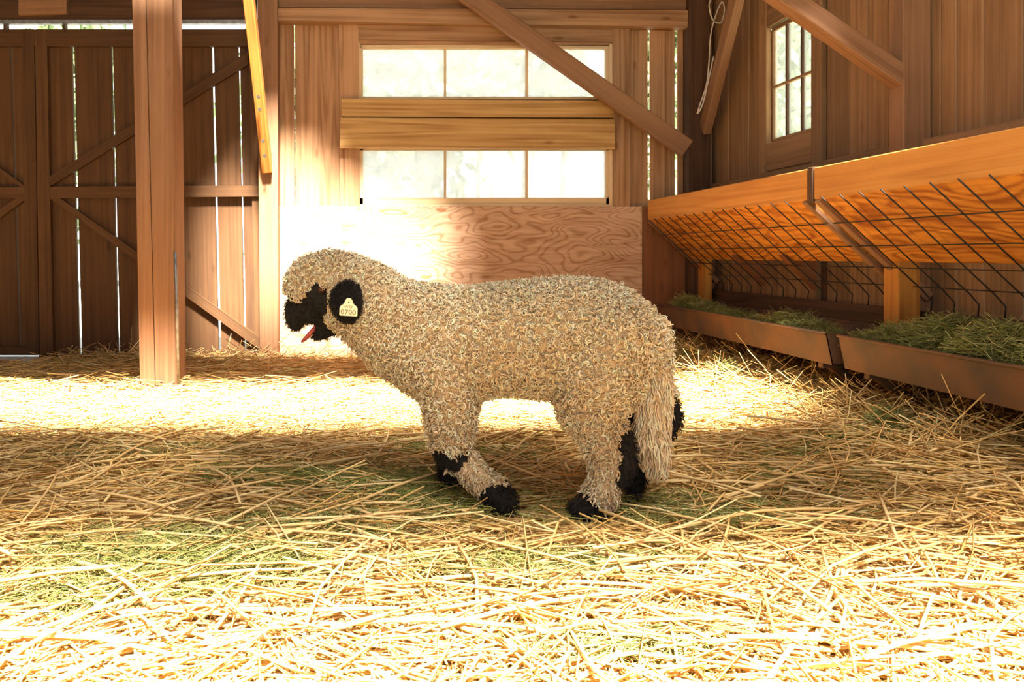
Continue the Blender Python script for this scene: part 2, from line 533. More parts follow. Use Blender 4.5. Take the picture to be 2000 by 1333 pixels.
# top plate beams
t1 = plate('plate_beam', [P(538, 15, YB - .06), P(1346, 20, YB - .06), P(1346, 53, YB - .06), P(538, 41, YB - .06)], (0, 0.085, 0), MAT['wall'], wb)
t2 = plate('plate_beam', [P(538, -35, YB - .03), P(1346, -35, YB - .03), P(1346, 19, YB - .03), P(538, 14, YB - .03)], (0, 0.055, 0), MAT['beam'], wb)
# wall over the doors (dark header) left of the window bay
hd = empty('trim_1', (-2.2, YB, 2.2), 'dark header timbers above the plank doors', 'header', kind='structure')
plate('header_timber', [P(-520, -300, YB), P(500, -300, YB), P(500, 38, YB), P(-520, 38, YB)], (0, 0.05, 0), MAT['darkbeam'], hd)
plate('header_timber', [P(36, -40, YB - .03), P(130, -40, YB - .03), P(130, 26, YB - .03), P(36, 29, YB - .03)], (0, 0.03, 0), MAT['beam'], hd)
plate('door_track', [P(-520, 39, YB - .01), P(500, 38, YB - .01), P(500, 45, YB - .01), P(-520, 46, YB - .01)], (0, 0.04, 0), MAT['metal'], hd)


# ------------------------------------------------------------------ windows
def long_window(n, vt, vb, label):
    w_ = empty('window_%d' % n, P(945, vb, YB), label, 'window', kind='structure')
    Y = YB + 0.012
    ua, ub = 701, 1192
    fr = 7 if n == 1 else 8
    bot = 5 if n == 1 else 13
    plate('frame_rail', [P(ua, vt, Y), P(ub, vt, Y), P(ub, vt + fr, Y), P(ua, vt + fr, Y)], (0, .045, 0), MAT['frame'], w_)
    plate('frame_rail', [P(ua, vb - bot, Y), P(ub, vb - bot, Y), P(ub, vb, Y), P(ua, vb, Y)], (0, .045, 0), MAT['frame'], w_)
    plate('frame_stile', [P(ua, vt, Y), P(ua + 8, vt, Y), P(ua + 8, vb, Y), P(ua, vb, Y)], (0, .045, 0), MAT['frame'], w_)
    plate('frame_stile', [P(ub - 8, vt, Y), P(ub, vt, Y), P(ub, vb, Y), P(ub - 8, vb, Y)], (0, .045, 0), MAT['frame'], w_)
    for um in (869.5, 1029):
        plate('mullion', [P(um - 2, vt, Y + .008), P(um + 2, vt, Y + .008), P(um + 2, vb - 3, Y + .008), P(um - 2, vb - 3, Y + .008)], (0, .03, 0), MAT['frame'], w_)
    for a, b in ((707, 868), (871, 1027.5), (1030.5, 1186)):
        plate('pane', [P(a, vt + 3, Y + .026), P(b, vt + 3, Y + .026), P(b, vb - 3, Y + .026), P(a, vb - 3, Y + .026)], (0, .004, 0), MAT['glass'], w_)


plate('window_jamb', [P(1190, 86, YB + .004), P(1199, 86, YB + .004), P(1199, 402, YB + .004), P(1190, 402, YB + .004)], (0, .05, 0), MAT['frame'], wb)
plate('window_jamb', [P(696, 84, YB + .004), P(703, 84, YB + .004), P(703, 402, YB + .004), P(696, 402, YB + .004)], (0, .05, 0), MAT['frame'], wb)
plate('window_sill', [P(696, 399, YB - .004), P(1199, 399.5, YB - .004), P(1199, 405, YB - .004), P(696, 405, YB - .004)], (0, .05, 0), MAT['frame'], wb)
long_window(1, 88, 194, 'upper long dusty window of three panes in back wall')
long_window(2, 286, 400, 'lower long dusty window of three panes above the plywood')

# ------------------------------------------------------------------ right wall
wr = empty('wall_right', (XW, 2.5, 0), 'right barn wall of weathered vertical boards behind feeder', 'wall', kind='structure')
us = [1372, 1394, 1421, 1435, 1461, 1478]
edges = [XW * F / (u - CU) for u in us]
WY0, WY1 = XW * F / (1500 - CU), XW * F / (1588 - CU)      # window far / near edge
wz0, wz1 = PW(1500, 277).z, PW(1506, 55).z


def rboard(ya, yb, z0=0.0, z1=ROOF, x=XW, gap=0.004):
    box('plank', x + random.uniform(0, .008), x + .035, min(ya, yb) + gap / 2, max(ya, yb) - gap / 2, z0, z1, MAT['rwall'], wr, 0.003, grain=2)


edges[0] = 5.3
edges.append(WY0 + 0.03)
for a, b in zip(edges[:-1], edges[1:]):
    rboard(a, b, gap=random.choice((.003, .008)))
rboard(WY0 + .03, WY1 - .02, 0, wz0 - .09)
rboard(WY0 + .03, WY1 - .02, wz1 + .07, ROOF)
ys = [WY1 - .02 - 0.10] + [XW * F / (u - CU) for u in (1620, 1659, 1694, 1734)]
ys = ys[1:]
rb = [WY1 - .11] + ys[1:] + [XW * F / (u - CU) for u in (1835, 1865, 1918, 1996)]
y = rb[-1]
while y > -1.35:
    y -= random.choice((.14, .17, .2)); rb.append(y)
for a, b in zip(rb[:-1], rb[1:]):
    rboard(a, b, gap=random.choice((.004, .009)))
box('plank', XW + .03, XW + .05, WY1 - .12, WY1 - .01, 0, ROOF, MAT['darkbeam'], wr, .003)
# window in the right wall with its casing
w3 = empty('window_3', (XW, (WY0 + WY1) / 2, wz0), 'small six-pane window in the right wall above feeder', 'window', kind='structure')
xa = XW - .012
box('casing_stile', xa, XW + .02, WY0, WY0 + .085, wz0 - .19, ROOF - .3, MAT['rwall'], w3, .003)
box('casing_stile', xa, XW + .02, WY1 - .09, WY1, wz0 - .21, ROOF - .3, MAT['rwall'], w3, .003)
box('casing_rail', xa + .003, XW + .02, WY1 + .001, WY0 - .001, wz0 - .17, wz0 - .012, MAT['rwall'], w3, .003)
box('casing_rail', xa + .003, XW + .02, WY1 + .001, WY0 - .001, wz1 + .012, wz1 + .15, MAT['rwall'], w3, .003)
box('sash_rail', XW + .02, XW + .05, WY1, WY0, wz0 - .012, wz0 + .014, MAT['rwall'], w3, .003)
box('sash_rail', XW + .02, XW + .05, WY1, WY0, wz1 - .014, wz1 + .012, MAT['rwall'], w3, .003)
box('sash_stile', XW + .02, XW + .05, WY0 - .012, WY0 + .012, wz0, wz1, MAT['rwall'], w3, .003)
box('sash_stile', XW + .02, XW + .05, WY1 - .012, WY1 + .012, wz0, wz1, MAT['rwall'], w3, .003)
dw = (WY0 - WY1)
zm = PW(1506, 170).z
for k in (1, 2):
    yy = WY1 + dw * k / 3
    box('muntin', XW + .022, XW + .048, yy - .007, yy + .007, wz0, wz1, MAT['darkbeam'], w3, .002)
box('muntin', XW + .018, XW + .046, WY1, WY0, zm - .007, zm + .007, MAT['rwall'], w3, .002)
for k in range(3):
    for z0, z1 in ((wz0, zm), (zm, wz1)):
        box('pane', XW + .034, XW + .037, WY1 + dw * k / 3 + .004, WY1 + dw * (k + 1) / 3 - .004, z0 + .004, z1 - .004, MAT['glass2'], w3, .0005)

# ------------------------------------------------------------------ doors at the left of the back wall
YD = YB + 0.07


def door_board(parent, ut0, ut1, ub0, ub1, vt=60, vb=707):
    plate('board', [P(ut0, vt, YD), P(ut1, vt, YD), P(ub1, vb, YD), P(ub0, vb, YD)], (0, .025, 0), MAT['door'], parent)


def door_rail(parent, pts, th=.038, name='rail'):
    plate(name, [P(a, b, YD - th) for a, b in pts], (0, th - .001, 0), MAT['door'], parent)


d2 = empty('door_2', P(290, 705, YD), 'wide plank door with diagonal braces behind the square post', 'door', kind='structure')
slits = [(68, 76), (141.5, 158), (218, 233), (340, 353), (414.5, 430), (466, 480), (520, 528)]
hw_ = [0, 2.6, 1.7, 2.2, 2.2, 1.6, 0]
for i in range(len(slits) - 1):
    a, b = slits[i], slits[i + 1]
    door_board(d2, a[0] + hw_[i], b[0] - hw_[i + 1], a[1] + hw_[i] * 1.1, b[1] - hw_[i + 1] * 1.1)
door_rail(d2, [(68, 57), (505, 57), (505, 90), (68, 90)])
door_rail(d2, [(96, 365), (505, 362), (505, 384), (96, 388)])
door_rail(d2, [(100, 693), (508, 684), (508, 705), (100, 710)])
door_rail(d2, [(68, 57), (91, 57), (104, 706), (78, 706)], .04, 'stile')
door_rail(d2, [(484, 57), (508, 57), (512, 706), (500, 706)], .02, 'stile')
door_rail(d2, [(96, 365), (96, 345), (484, 100), (484, 126)], .034, 'brace')
door_rail(d2, [(96, 388), (118, 388), (508, 660), (508, 684)], .034, 'brace')
d1 = empty('door_1', P(20, 690, YD), 'dark plank door at the left edge of the photo', 'door', kind='structure')
sl1 = [(-330, -322), (-230, -222), (-140, -128), (-60, -46), (21, 41), (66, 74)]
h1 = [0, 1.5, 1.5, 1.5, 1.1, 0]
for i in range(len(sl1) - 1):
    a, b = sl1[i], sl1[i + 1]
    door_board(d1, a[0] + h1[i], b[0] - h1[i + 1], a[1] + h1[i], b[1] - h1[i + 1], vb=694)
door_rail(d1, [(-330, 57), (68, 57), (68, 90), (-330, 90)])
door_rail(d1, [(-330, 366), (52, 366), (52, 388), (-330, 388)])
door_rail(d1, [(-330, 676), (52, 678), (52, 694), (-330, 694)])
door_rail(d1, [(42, 57), (66, 57), (76, 694), (52, 694)], .04, 'stile')
door_rail(d1, [(52, 366), (40, 366), (-330, 110), (-330, 86)], .034, 'brace')
door_rail(d1, [(52, 388), (30, 388), (-330, 640), (-330, 664)], .034, 'brace')
for u in (9, 124):
    door_rail(hd, [(u - 2, 40), (u + 2, 40), (u + 3, 62), (u - 3, 62)], .05, 'door_hanger')
# pale threshold slab under the left door
sl = box('door_threshold', P(-250, 0, YB).x, P(84, 0, YB).x, 4.86, 5.6, -0.05, 0.012, MAT['concrete'], None, .005)
tag(sl, 'pale concrete threshold slab under the left plank door', 'threshold', kind='structure')

# ------------------------------------------------------------------ posts and braces
# square post in the foreground left, with a long drying crack in its face
YP = F * H / (764 - CV)
tp = [P(252, -120, YP), P(333, -120, YP)]
b0, b1 = P(274, 768, YP), P(345, 768, YP)
top0, top1 = P(250, -420, YP), P(331, -420, YP)


def ring(l, r, depth, crack):
    # outline of the post in plan: front face with a notch
    wv = r - l
    c = l + wv * crack
    return [l, c + Vector((-.0022, 0, 0)), c + Vector((0, .03, 0)), c + Vector((.0022, 0, 0)), r + Vector((-.006, 0, 0)), r + Vector((0, .006, 0)), r + Vector((0, depth, 0)), l + Vector((0, depth, 0))]


R0, R1 = ring(b0, b1, .20, .42), ring(top0, top1, .20, .31)
for q in R0: q.z = -0.02
n8 = len(R0)
cm = sum(R0 + R1, Vector()) / (2 * n8)
Mx = Matrix(((0, 1, 0), (0, 0, 1), (1, 0, 0))).transposed().to_4x4()
Mx = Matrix((Vector((0, 0, 1)), Vector((1, 0, 0)), Vector((0, 1, 0)))).transposed().to_4x4(); Mx.translation = cm
iv = Mx.inverted()
po = mesh_obj('post', [iv @ q for q in R0 + R1], [list(range(n8))[::-1], list(range(n8, 2 * n8))] + [[i, (i + 1) % n8, n8 + (i + 1) % n8, n8 + i] for i in range(n8)], MAT['beam'], None, Mx)
tag(po, 'thick square timber post with a long crack standing in the straw', 'post')
# steel rod against it
rv, rf = tube_mesh([P(349, 764, YP - .010), P(346, 610, YP - .010), P(342, 492, YP - .010)], .0085, 8)
ro = mesh_obj('steel_rod', rv, rf, MAT['metal'], None, None, True)
tag(ro, 'thin grey steel rod standing against the cracked post', 'rod')

# wall post between the doors and the window bay
wp = plate('post', [P(499, -420, YB - .10), P(540, -420, YB - .10), P(544, 715, YB - .10), P(508, 715, YB - .10)], (0, .13, 0), MAT['beam'])
tag(wp, 'back wall post between the plank doors and the windows', 'post')
# knee brace from that post towards the camera
q0 = P(520, 318, YB - .16); q1 = P(482, -40, 4.55)
kb = beam('knee_brace', q0 + Vector((.0, .06, -.05)), q1 + (q1 - q0) * .25, (1, 0, 0), .062, .09, MAT['fir'])
tag(kb, 'orange knee brace rising from the post left of the windows', 'brace')
for t in (0.035, 0.12, .30, .37):
    pt = q0.lerp(q1, t) + Vector((0, -.055, 0))
    v_, f_ = tube_mesh([pt + Vector((0, .0, 0)), pt + Vector((0, .012, 0))], .011, 10)
    mesh_obj('bolt_hole', v_, f_, MAT['hoof'], kb)
# corner post
cp = plate('post', [P(1346, -420, YB - .08), P(1388, -420, YB - .08), P(1388, 712, YB - .08), P(1346, 712, YB - .08)], (0, .10, 0), MAT['darkbeam'])
tag(cp, 'dark corner post where the back and right walls meet', 'post')
# brace along the back wall crossing the window
q0 = P(1341, 291, YB - .18); q1 = P(890, -26, YB - .18)
kb2 = beam('knee_brace', q0, q1 + (q1 - q0) * .2, (0, 1, 0), .05, .118, MAT['beam'])
tag(kb2, 'diagonal timber brace crossing the right end of the windows', 'brace')
# brace along the right wall from the corner post, rising towards the camera
q0 = P(1378, 250, 5.0); q1 = P(1446, -30, 4.35)
kb3 = beam('knee_brace', q0 + (q0 - q1) * .02, q1 + (q1 - q0) * .2, (1, 0, 0), .05, .10, MAT['beam'])
tag(kb3, 'steep reddish brace in the back right corner beside white cord', 'brace')
# post on the right wall and its brace
XP = XW - .115
YQ1 = XP * F / (1735 - CU); YQ0 = XP * F / (1764 - CU)
rp = box('post', XP, XW, YQ0, YQ1, -.02, ROOF, MAT['beam'], None, .005)
tag(rp, 'dark wall post on the right wall above the feeder joint', 'post')
q0 = P(1765, 158, YQ0 + .04); q1 = P(1500, -26, YQ0 + .04)
kb4 = beam('knee_brace', q0 + (q0 - q1) * .01, q1 + (q1 - q0) * .5, (0, 1, 0), .075, .078, MAT['beam'])
tag(kb4, 'diagonal brace in front of the small right-hand window', 'brace')
# white cord hanging on the corner brace
cord = [(1392, -8), (1385, 10), (1392, 38), (1408, 44), (1415, 20), (1410, 4), (1398, 30), (1388, 70), (1385, 120), (1380, 165), (1367, 205), (1362, 222), (1372, 205), (1382, 165), (1394, 110)]
cpts = [P(u, v, 4.9 - .006 * i) for i, (u, v) in enumerate(cord)]
cv_, cf_ = tube_mesh(spline(cpts, 6), .0045, 6)
co = mesh_obj('white_cord', cv_, cf_, MAT['rope'], None, None, True)
tag(co, 'white cord looped and hanging on the back right corner brace', 'cord')

# ------------------------------------------------------------------ hay feeders along the right wall
XF = 1.79
ZT, ZB = 1.055, 0.925          # fascia top and bottom
SX, SZ = 2.25, 0.50            # lower end of the wire slope
Y_far, Y_mid = 5.02, XF * F / (1584 - CU)


def slope(a, Y):               # a metres down the slope from the fascia bottom
    L_ = math.hypot(SX - XF, ZB - SZ)
    return Vector((XF + (SX - XF) * a / L_, Y, ZB + (SZ - ZB) * a / L_))


SL = math.hypot(SX - XF, ZB - SZ)
SD = Vector((SX - XF, 0, SZ - ZB)).normalized()
SN = Vector((SD.z, 0, -SD.x))  # points down and out from the slope


def feeder(Ya, Yb, label, wires0, gussets):
    fd = empty('hay_feeder', (2.0, (Ya + Yb) / 2, 0), label, 'feeder', 'hay feeders on the right wall')
    box('fascia_board', XF, XF + .04, Ya, Yb, ZB, ZT, MAT['fascia'], fd, .004)
    # sloped plywood behind the wires
    c = slope(.19, (Ya + Yb) / 2) - SN * .012
    lumber('plywood_back', c, (0, 1, 0), SD, (abs(Ya - Yb) - .01, .385, .012), MAT['oply'], fd, .002)
    # ledger on the wall
    La, Lb = (Ya, YQ1 + .006) if Ya > 4 else (YQ0 - .006, Yb)
    box('ledger_board', XW - .045, XW - .002, La, Lb, 1.02, 1.165, MAT['rwall'], fd, .004)
    box('back_board', 2.196, 2.222, La, Lb, .37, .475, MAT['darkbeam'], fd, .003)
    # triangular gussets hanging below the plywood edge
    for yy in gussets:
        plate('gusset', [Vector((2.02, yy, .70)), Vector((2.19, yy, .70)), Vector((2.19, yy, .525))], (0, -.045, 0), MAT['gusset'], fd)
    # rails at both ends
    for yy in (Ya - .022 * (1 if Ya > Yb else -1), Yb + .022 * (1 if Ya > Yb else -1)):
        beam('end_rail', slope(.004, yy) - SN * .012, slope(.60, yy) - SN * .012, (0, 1, 0), .034, .045, MAT['beam'], fd)
    # wires
    r = .0026
    yy = wires0
    first = None
    while yy > min(Ya, Yb) + .03:
        pts = [slope(0, yy) + SN * .012 - SD * .02, slope(SL * .5, yy) + SN * .012, slope(SL - .10, yy) + SN * .012, slope(SL - .05, yy) + SN * .012 + Vector((0, 0, -.008)), Vector((2.2, yy, .47))]
        if first is None:
            v_, f_ = tube_mesh([p - Vector((0, yy, 0)) for p in pts], r, 6)
            first = mesh_obj('wire', v_, f_, MAT['wire'], fd, Matrix.Translation((0, yy, 0)), True)
        else:
            o = bpy.data.objects.new('wire', first.data)
            put(o, fd, Matrix.Translation((0, yy, 0)))
        yy -= .1185
    for a in (.125, .262, .39, .50):
        v_, f_ = tube_mesh([slope(a, Ya) + SN * .0165, slope(a, (Ya + Yb) / 2) + SN * .0165, slope(a, Yb) + SN * .0165], r * .9, 6)
        mesh_obj('cross_wire', v_, f_, MAT['wire'], fd, None, True)
    return fd


Y_end = 1.12
f1 = feeder(Y_far, Y_mid + .025, 'far hay feeder with wire rack, ending at the back wall', Y_far - .06, (4.34, 3.84))
f2 = feeder(Y_mid - .02, Y_end, 'near hay feeder with wire rack, running out of the photo', XF * F / (1642 - CU) + .09, ())
# joint strip and support posts
box('joint_strip', XF - .004, XF + .035, Y_mid - .018, Y_mid + .023, ZB - .01, ZT + .004, MAT['darkbeam'], f1, .003)
pY = 2.1 * F / (1745 - CU)
box('support_post', 2.085, 2.175, pY - .05, pY + .04, .37, .72, MAT['fir'], f1, .004)
box('support_post', 2.11, 2.17, 4.92, 5.0, .40, .70, MAT['fir'], f1, .004)


def trough(Ya, Yb, label):
    """open steel trough, Ya far end, Yb near end"""
    o = empty('feed_trough', (2.0, (Ya + Yb) / 2, .26), label, 'trough', 'steel feed troughs under the feeders')
    x0, x1, z0, z1, t = XF, 2.19, .262, .388, .004
    fx = .025
    out = [(x0, z1), (x0 + fx, z0), (x1 - fx, z0), (x1, z1)]
    inn = [(x1 - t, z1), (x1 - fx - t, z0 + t), (x0 + fx + t, z0 + t), (x0 + t, z1)]
    prof = out + inn
    n = len(prof)
    V = [(x, Ya, z) for x, z in prof] + [(x, Yb, z) for x, z in prof]
    Fs = [[i, (i + 1) % n, n + (i + 1) % n, n + i] for i in range(n)] + [list(range(n)), list(range(n, 2 * n))[::-1]]
    mesh_obj('trough_body', V, Fs, MAT['rust'], o)
    for yy in (Ya, Yb):
        s = -1 if yy == Ya else 1
        pts = [Vector((x, yy, z)) for x, z in out]
        plate('end_plate', pts, (0, .004 * s, 0), MAT['rust'], o)
    v_, f_ = tube_mesh([(x0 - .002, Ya, z1), (x0 - .002, Yb, z1)], .006, 8)
    mesh_obj('rolled_rim', v_, f_, MAT['rust'], o, None, True)
    v_, f_ = tube_mesh([(x1, Ya, z1), (x1, Yb, z1)], .006, 8)
    mesh_obj('rolled_rim', v_, f_, MAT['rust'], o, None, True)
    for t_ in (.06, .94):
        yy = Ya + (Yb - Ya) * t_
        beam('bracket', (XF + .06, yy, .258), (2.2, yy, .03), (0, 1, 0), .035, .03, MAT['rust'], o)
        box('bracket', XF + .04, 2.22, yy - .017, yy + .017, .236, .2615, MAT['rust'], o, .003)
    return o


trough(4.82, XF * F / (1613 - CU), 'far rusty steel feed trough ending near the back wall')
trough(XF * F / (1637 - CU), 1.15, 'near rusty steel feed trough heaped with green hay')


# ------------------------------------------------------------------ fibres: hay and straw
def lines(pos, yaw, pitch, length, bend, K=3):
    n = len(pos)
    d = np.stack([np.cos(yaw) * np.cos(pitch), np.sin(yaw) * np.cos(pitch), np.sin(pitch)], 1)
    side = np.stack([-np.sin(yaw), np.cos(yaw), np.zeros(n)], 1)
    s = np.linspace(-.5, .5, K)
    C = pos[:, None, :] + d[:, None, :] * (length[:, None, None] * s[None, :, None])
    C = C + side[:, None, :] * (bend * length)[:, None, None] * ((s ** 2) * 2 - .25)[None, :, None]
    C[:, :, 2] += np.abs(bend * length * .5)[:, None] * (.25 - s ** 2)[None, :]
    return C


def pal(n, cols, jit=.12):
    cols = np.array(cols)
    a = cols[RNG.integers(0, len(cols), n)]
    return np.clip(a * (1 + RNG.normal(0, jit, (n, 1))), .01, .95)


HAY = [(.28, .29, .075), (.38, .36, .12), (.21, .23, .065), (.45, .40, .16), (.32, .32, .09)]
STRAW = [(.87, .62, .26), (.80, .53, .19), (.90, .69, .35), (.70, .44, .15), (.85, .59, .23), (.55, .33, .105)]


def hay_heap(name, blobs, label, inside=False):
    pos, nn = [], 0
    for (x, y, z, rx, ry, rz, n) in blobs:
        q = RNG.normal(size=(n, 3)); q /= np.linalg.norm(q, axis=1, keepdims=True)
        q *= RNG.uniform(.45, 1.0, (n, 1)) ** .5
        q[:, 2] = np.abs(q[:, 2])
        pos.append(np.array([x, y, z]) + q * np.array([rx, ry, rz]))
    pos = np.concatenate(pos); n = len(pos)
    C = lines(pos, RNG.uniform(0, 6.28, n), RNG.normal(0, .45, n), RNG.uniform(.03, .12, n), RNG.normal(0, .35, n), 4)
    if inside:            # nothing pokes through the steel
        ok = ~(((C[:, :, 0] < 1.806) | (C[:, :, 0] > 2.165)) & (C[:, :, 2] < .40)).any(1) & (C[:, :, 2] > .272).all(1)
        C = C[ok]; n = len(C)
    R = np.repeat(RNG.uniform(.0006, .0013, (n, 1)), 4, 1)
    o = strands(name, C, R, pal(n, HAY, .2), MAT['hay'])
    if label: tag(o, label, 'hay', kind='stuff')
    return o


def TP(u, k=.30):      # a point on the trough line seen at picture column u, k across the trough
    x = XF + .4 * k
    return x, x * F / (u - CU)


bl = []
for u, rz, n, rx, ry in ((1318, .085, 900, .09, .16), (1380, .07, 700, .10, .16), (1425, .05, 500, .1, .14), (1480, .045, 400, .1, .1), (1545, .075, 900, .12, .13), (1580, .05, 500, .12, .10), (1618, .03, 300, .1, .07)):
    x, yy = TP(u)
    bl.append((x, min(yy, 4.66), .34, rx, ry, rz * 1.3, int(n * 1.3)))
hay_heap('hay', bl, 'wisps of green hay lying in the far trough', True)
bl = []
for u, k, rz, n, rx, ry in ((1700, .25, .05, 600, .08, .08), (1770, .4, .085, 1600, .13, .13), (1860, .45, .12, 2400, .15, .15), (1960, .35, .12, 2600, .15, .15), (2100, .4, .12, 1500, .15, .18), (2400, .4, .1, 900, .15, .2)):
    x, yy = TP(u, k)
    bl.append((x, yy, .33, rx, ry, rz * 1.35, int(n * 1.25)))
hay_heap('hay', bl, 'heap of green hay filling the near trough', True)

# tufts of hay on the straw drift in front of the troughs
bl = []
for u, n in ((1735, 420), (1345, 260), (1420, 200)):
    yy = 1.74 * F / (u - CU)
    bl.append((1.74, yy, .10, .05, .06, .08, n))
hay_heap('hay', bl, 'small tufts of hay fallen in front of the troughs')

# straw bedding
FEET = [(.36, 2.03), (.31, 2.07), (.215, 2.25), (.556, 2.0), (.60, 2.02), (.73, 2.16)]


def flatten(x, y, z):
    """straw is trodden flat round the feet of the sheep"""
    for fx, fy in FEET:
        d = np.hypot((x - fx) / .11, (y - fy + .02) / .11)
        z = np.where(d < 1, np.minimum(z, .004), z)
    return z


sb = empty('straw_bedding', (0, 2.5, 0), 'deep layer of loose golden straw covering the barn floor', 'straw')


def scatter(n, y0, y1, power):
    """points on the floor inside the visible wedge (and a margin), denser towards the lens"""
    t = RNG.uniform(0, 1, n)
    y = y0 + (y1 - y0) * t ** power
    xl = -(CU / F) * y - .5
    xr = np.minimum((2000 - CU) / F * y + .4, XW - .02)
    x = xl + (xr - xl) * RNG.uniform(0, 1, n)
    return x, y


def straw_mass(n, y0, y1, power, zmax, lmin, lmax, rmin, rmax, pitch, name):
    x, y = scatter(n, y0, y1, power)
    z = flatten(x, y, hgt(x, y) + RNG.uniform(.001, zmax, n))
    keep = ~((x < P(84, 0, YB).x) & (y > 4.84)) & (y < YB - .10)
    x, y, z = x[keep], y[keep], z[keep]
    n = len(x)
    yaw = RNG.normal(0.12, .75, n) + np.where(RNG.uniform(0, 1, n) < .25, RNG.uniform(-1.5, 1.5, n), 0)
    pt = RNG.normal(0, pitch, n)
    ln = RNG.uniform(0, 1, n) ** 1.6 * (lmax - lmin) + lmin
    near = np.zeros(n, bool)
    for fx, fy in FEET: near |= np.hypot(x - fx, y - fy) < .16
    pt = np.where(near, pt * .2, pt)
    z = z + np.abs(np.sin(pt)) * ln * .42
    C = lines(np.stack([x, y, z], 1), yaw, pt, ln, RNG.normal(0, .10, n), 3)
    R = np.repeat(RNG.uniform(rmin, rmax, (n, 1)), 3, 1)
    c = pal(n, STRAW, .14)
    return strands(name, C, R, c, MAT['straw'], sb)


straw_mass(33000, 1.05, 5.1, 1.25, .022, .04, .24, .0011, .0023, .06, 'loose_straw')
straw_mass(26000, 1.0, 5.1, 1.45, .045, .05, .34, .0014, .0033, .10, 'loose_straw')
# rough pile against the feeder and the back wall
n = 3500
yy = RNG.uniform(2.2, 5.0, n); xx = XF + .1 + RNG.normal(-.02, .16, n)
xx2 = RNG.uniform(-2.0, 1.8, 1200); yy2 = YB - .08 - np.abs(RNG.normal(0, .10, 1200))
x = np.concatenate([np.minimum(xx, 2.2), xx2]); y = np.concatenate([yy, yy2]); n = len(x)
k = ~((x < P(84, 0, YB).x) & (y > 4.84)); x, y = x[k], y[k]; n = len(x)
pt = RNG.normal(0, .35, n); ln = RNG.uniform(.06, .26, n)
C = lines(np.stack([x, y, hgt(x, y) + RNG.uniform(0, .05, n) + np.abs(np.sin(pt)) * ln * .45], 1), RNG.uniform(0, 6.28, n), pt, ln, RNG.normal(0, .1, n), 3)
strands('straw_drift', C, np.repeat(RNG.uniform(.0012, .0024, (n, 1)), 3, 1), pal(n, STRAW, .14), MAT['straw'], sb)
# green hay trodden into the straw
px = [(330, 1110, .30, .16, 3800), (420, 1120, .25, .12, 2000), (200, 1190, .25, .08, 1500), (740, 960, .35, .13, 2600), (560, 950, .3, .12, 1300), (880, 900, .3, .12, 900), (1060, 1120, .3, .1, 1400), (640, 1040, .3, .1, 1000),
      (1290, 1000, .3, .12, 1000), (1700, 900, .5, .12, 1200), (1850, 900, .3, .1, 700), (1400, 1030, .4, .1, 700), (300, 900, .4, .12, 800), (1240, 1290, .2, .06, 700), (850, 1000, .25, .1, 900), (1560, 960, .3, .15, 600)]
pos = []
for u, v, rx, ry, n in px:
    q = floor_pt(u, v)
    g = RNG.normal(0, .5, (n, 2)) * np.array([rx, ry])
    xx, yy = q.x + g[:, 0], q.y + g[:, 1]
    pos.append(np.stack([xx, yy, hgt(xx, yy) + RNG.uniform(.020, .052, n)], 1))
pos = np.concatenate(pos); n = len(pos)
C = lines(pos, RNG.uniform(0, 6.28, n), RNG.normal(0, .15, n), RNG.uniform(.015, .07, n), RNG.normal(0, .4, n), 3)
strands('trodden_hay', C, np.repeat(RNG.uniform(.0006, .0013, (n, 1)), 3, 1), pal(n, [tuple(c * 1.25 for c in q) for q in HAY], .2), MAT['hay'], sb)

# the largest single stalks in view, each its own piece
stalk_meshes = []
for i in range(14):
    L_ = random.uniform(.16, .46)
    bend = random.uniform(-.05, .05)
    kink = random.choice((0, 0, .06, -.08))
    pts = []
    for k in range(5):
        s = k / 4 - .5
        pts.append(Vector((s * L_, bend * L_ * (1 - 4 * s * s) + (kink * L_ * max(0, s) * 2), .02 * L_ * (1 - 4 * s * s))))
    r = random.uniform(.0022, .0044)
    v_, f_ = tube_mesh(pts, [r, r * 1.05, r, r * .95, r * .8], 5)
    me = bpy.data.meshes.new('straw_stalk')
    me.from_pydata([tuple(q) for q in v_], [], f_)
    me.polygons.foreach_set('use_smooth', [True] * len(me.polygons))
    me.materials.append(MAT['straw_obj'])
    stalk_meshes.append((me, L_))
SPOT = []
for i in range(300):
    if i < 210:
        v = random.uniform(880, 1330); u = random.uniform(-20, 2020)
    else:
        v = random.uniform(790, 960); u = random.uniform(0, 2000)
    q = floor_pt(u, v)
    if min(math.hypot(q.x - a, q.y - b) for a, b in FEET) < .22: q.x += random.choice((-.45, .6))
    if q.x > XF - .05: q.x = random.uniform(-.5, 1.5)
    me, L_ = random.choice(stalk_meshes)
    pitch = random.choice((.03, .06, .08, .16, -.05, -.12)) * random.uniform(.3, 1)
    yaw = random.gauss(.15, .8)
    o = bpy.data.objects.new('straw_stalk', me)
    z = float(hgt(q.x, q.y)) + .036 + abs(math.sin(pitch)) * L_ * .4 + random.uniform(0, .012)
    put(o, sb, Matrix.Translation((q.x, q.y, z)) @ Matrix.Rotation(yaw, 4, 'Z') @ Matrix.Rotation(-pitch, 4, 'Y'))

# scrap of blue plastic near the right edge
q = floor_pt(1972, 874)
sv = [(-.012, -.006, 0), (.004, -.010, .004), (.016, .0, .002), (.008, .010, .012), (-.010, .008, .010), (-.012, -.006, .004), (.004, -.010, .008), (.016, 0, .006), (.008, .010, .016), (-.010, .008, .014)]
bs = mesh_obj('plastic_scrap', sv, [(4, 3, 2, 1, 0), (5, 6, 7, 8, 9)] + [(i, (i + 1) % 5, 5 + (i + 1) % 5, 5 + i) for i in range(5)], MAT['blue'], None, Matrix.Translation((q.x, q.y, .028)))
tag(bs, 'tiny blue scrap lying in the straw by near trough', 'scrap')

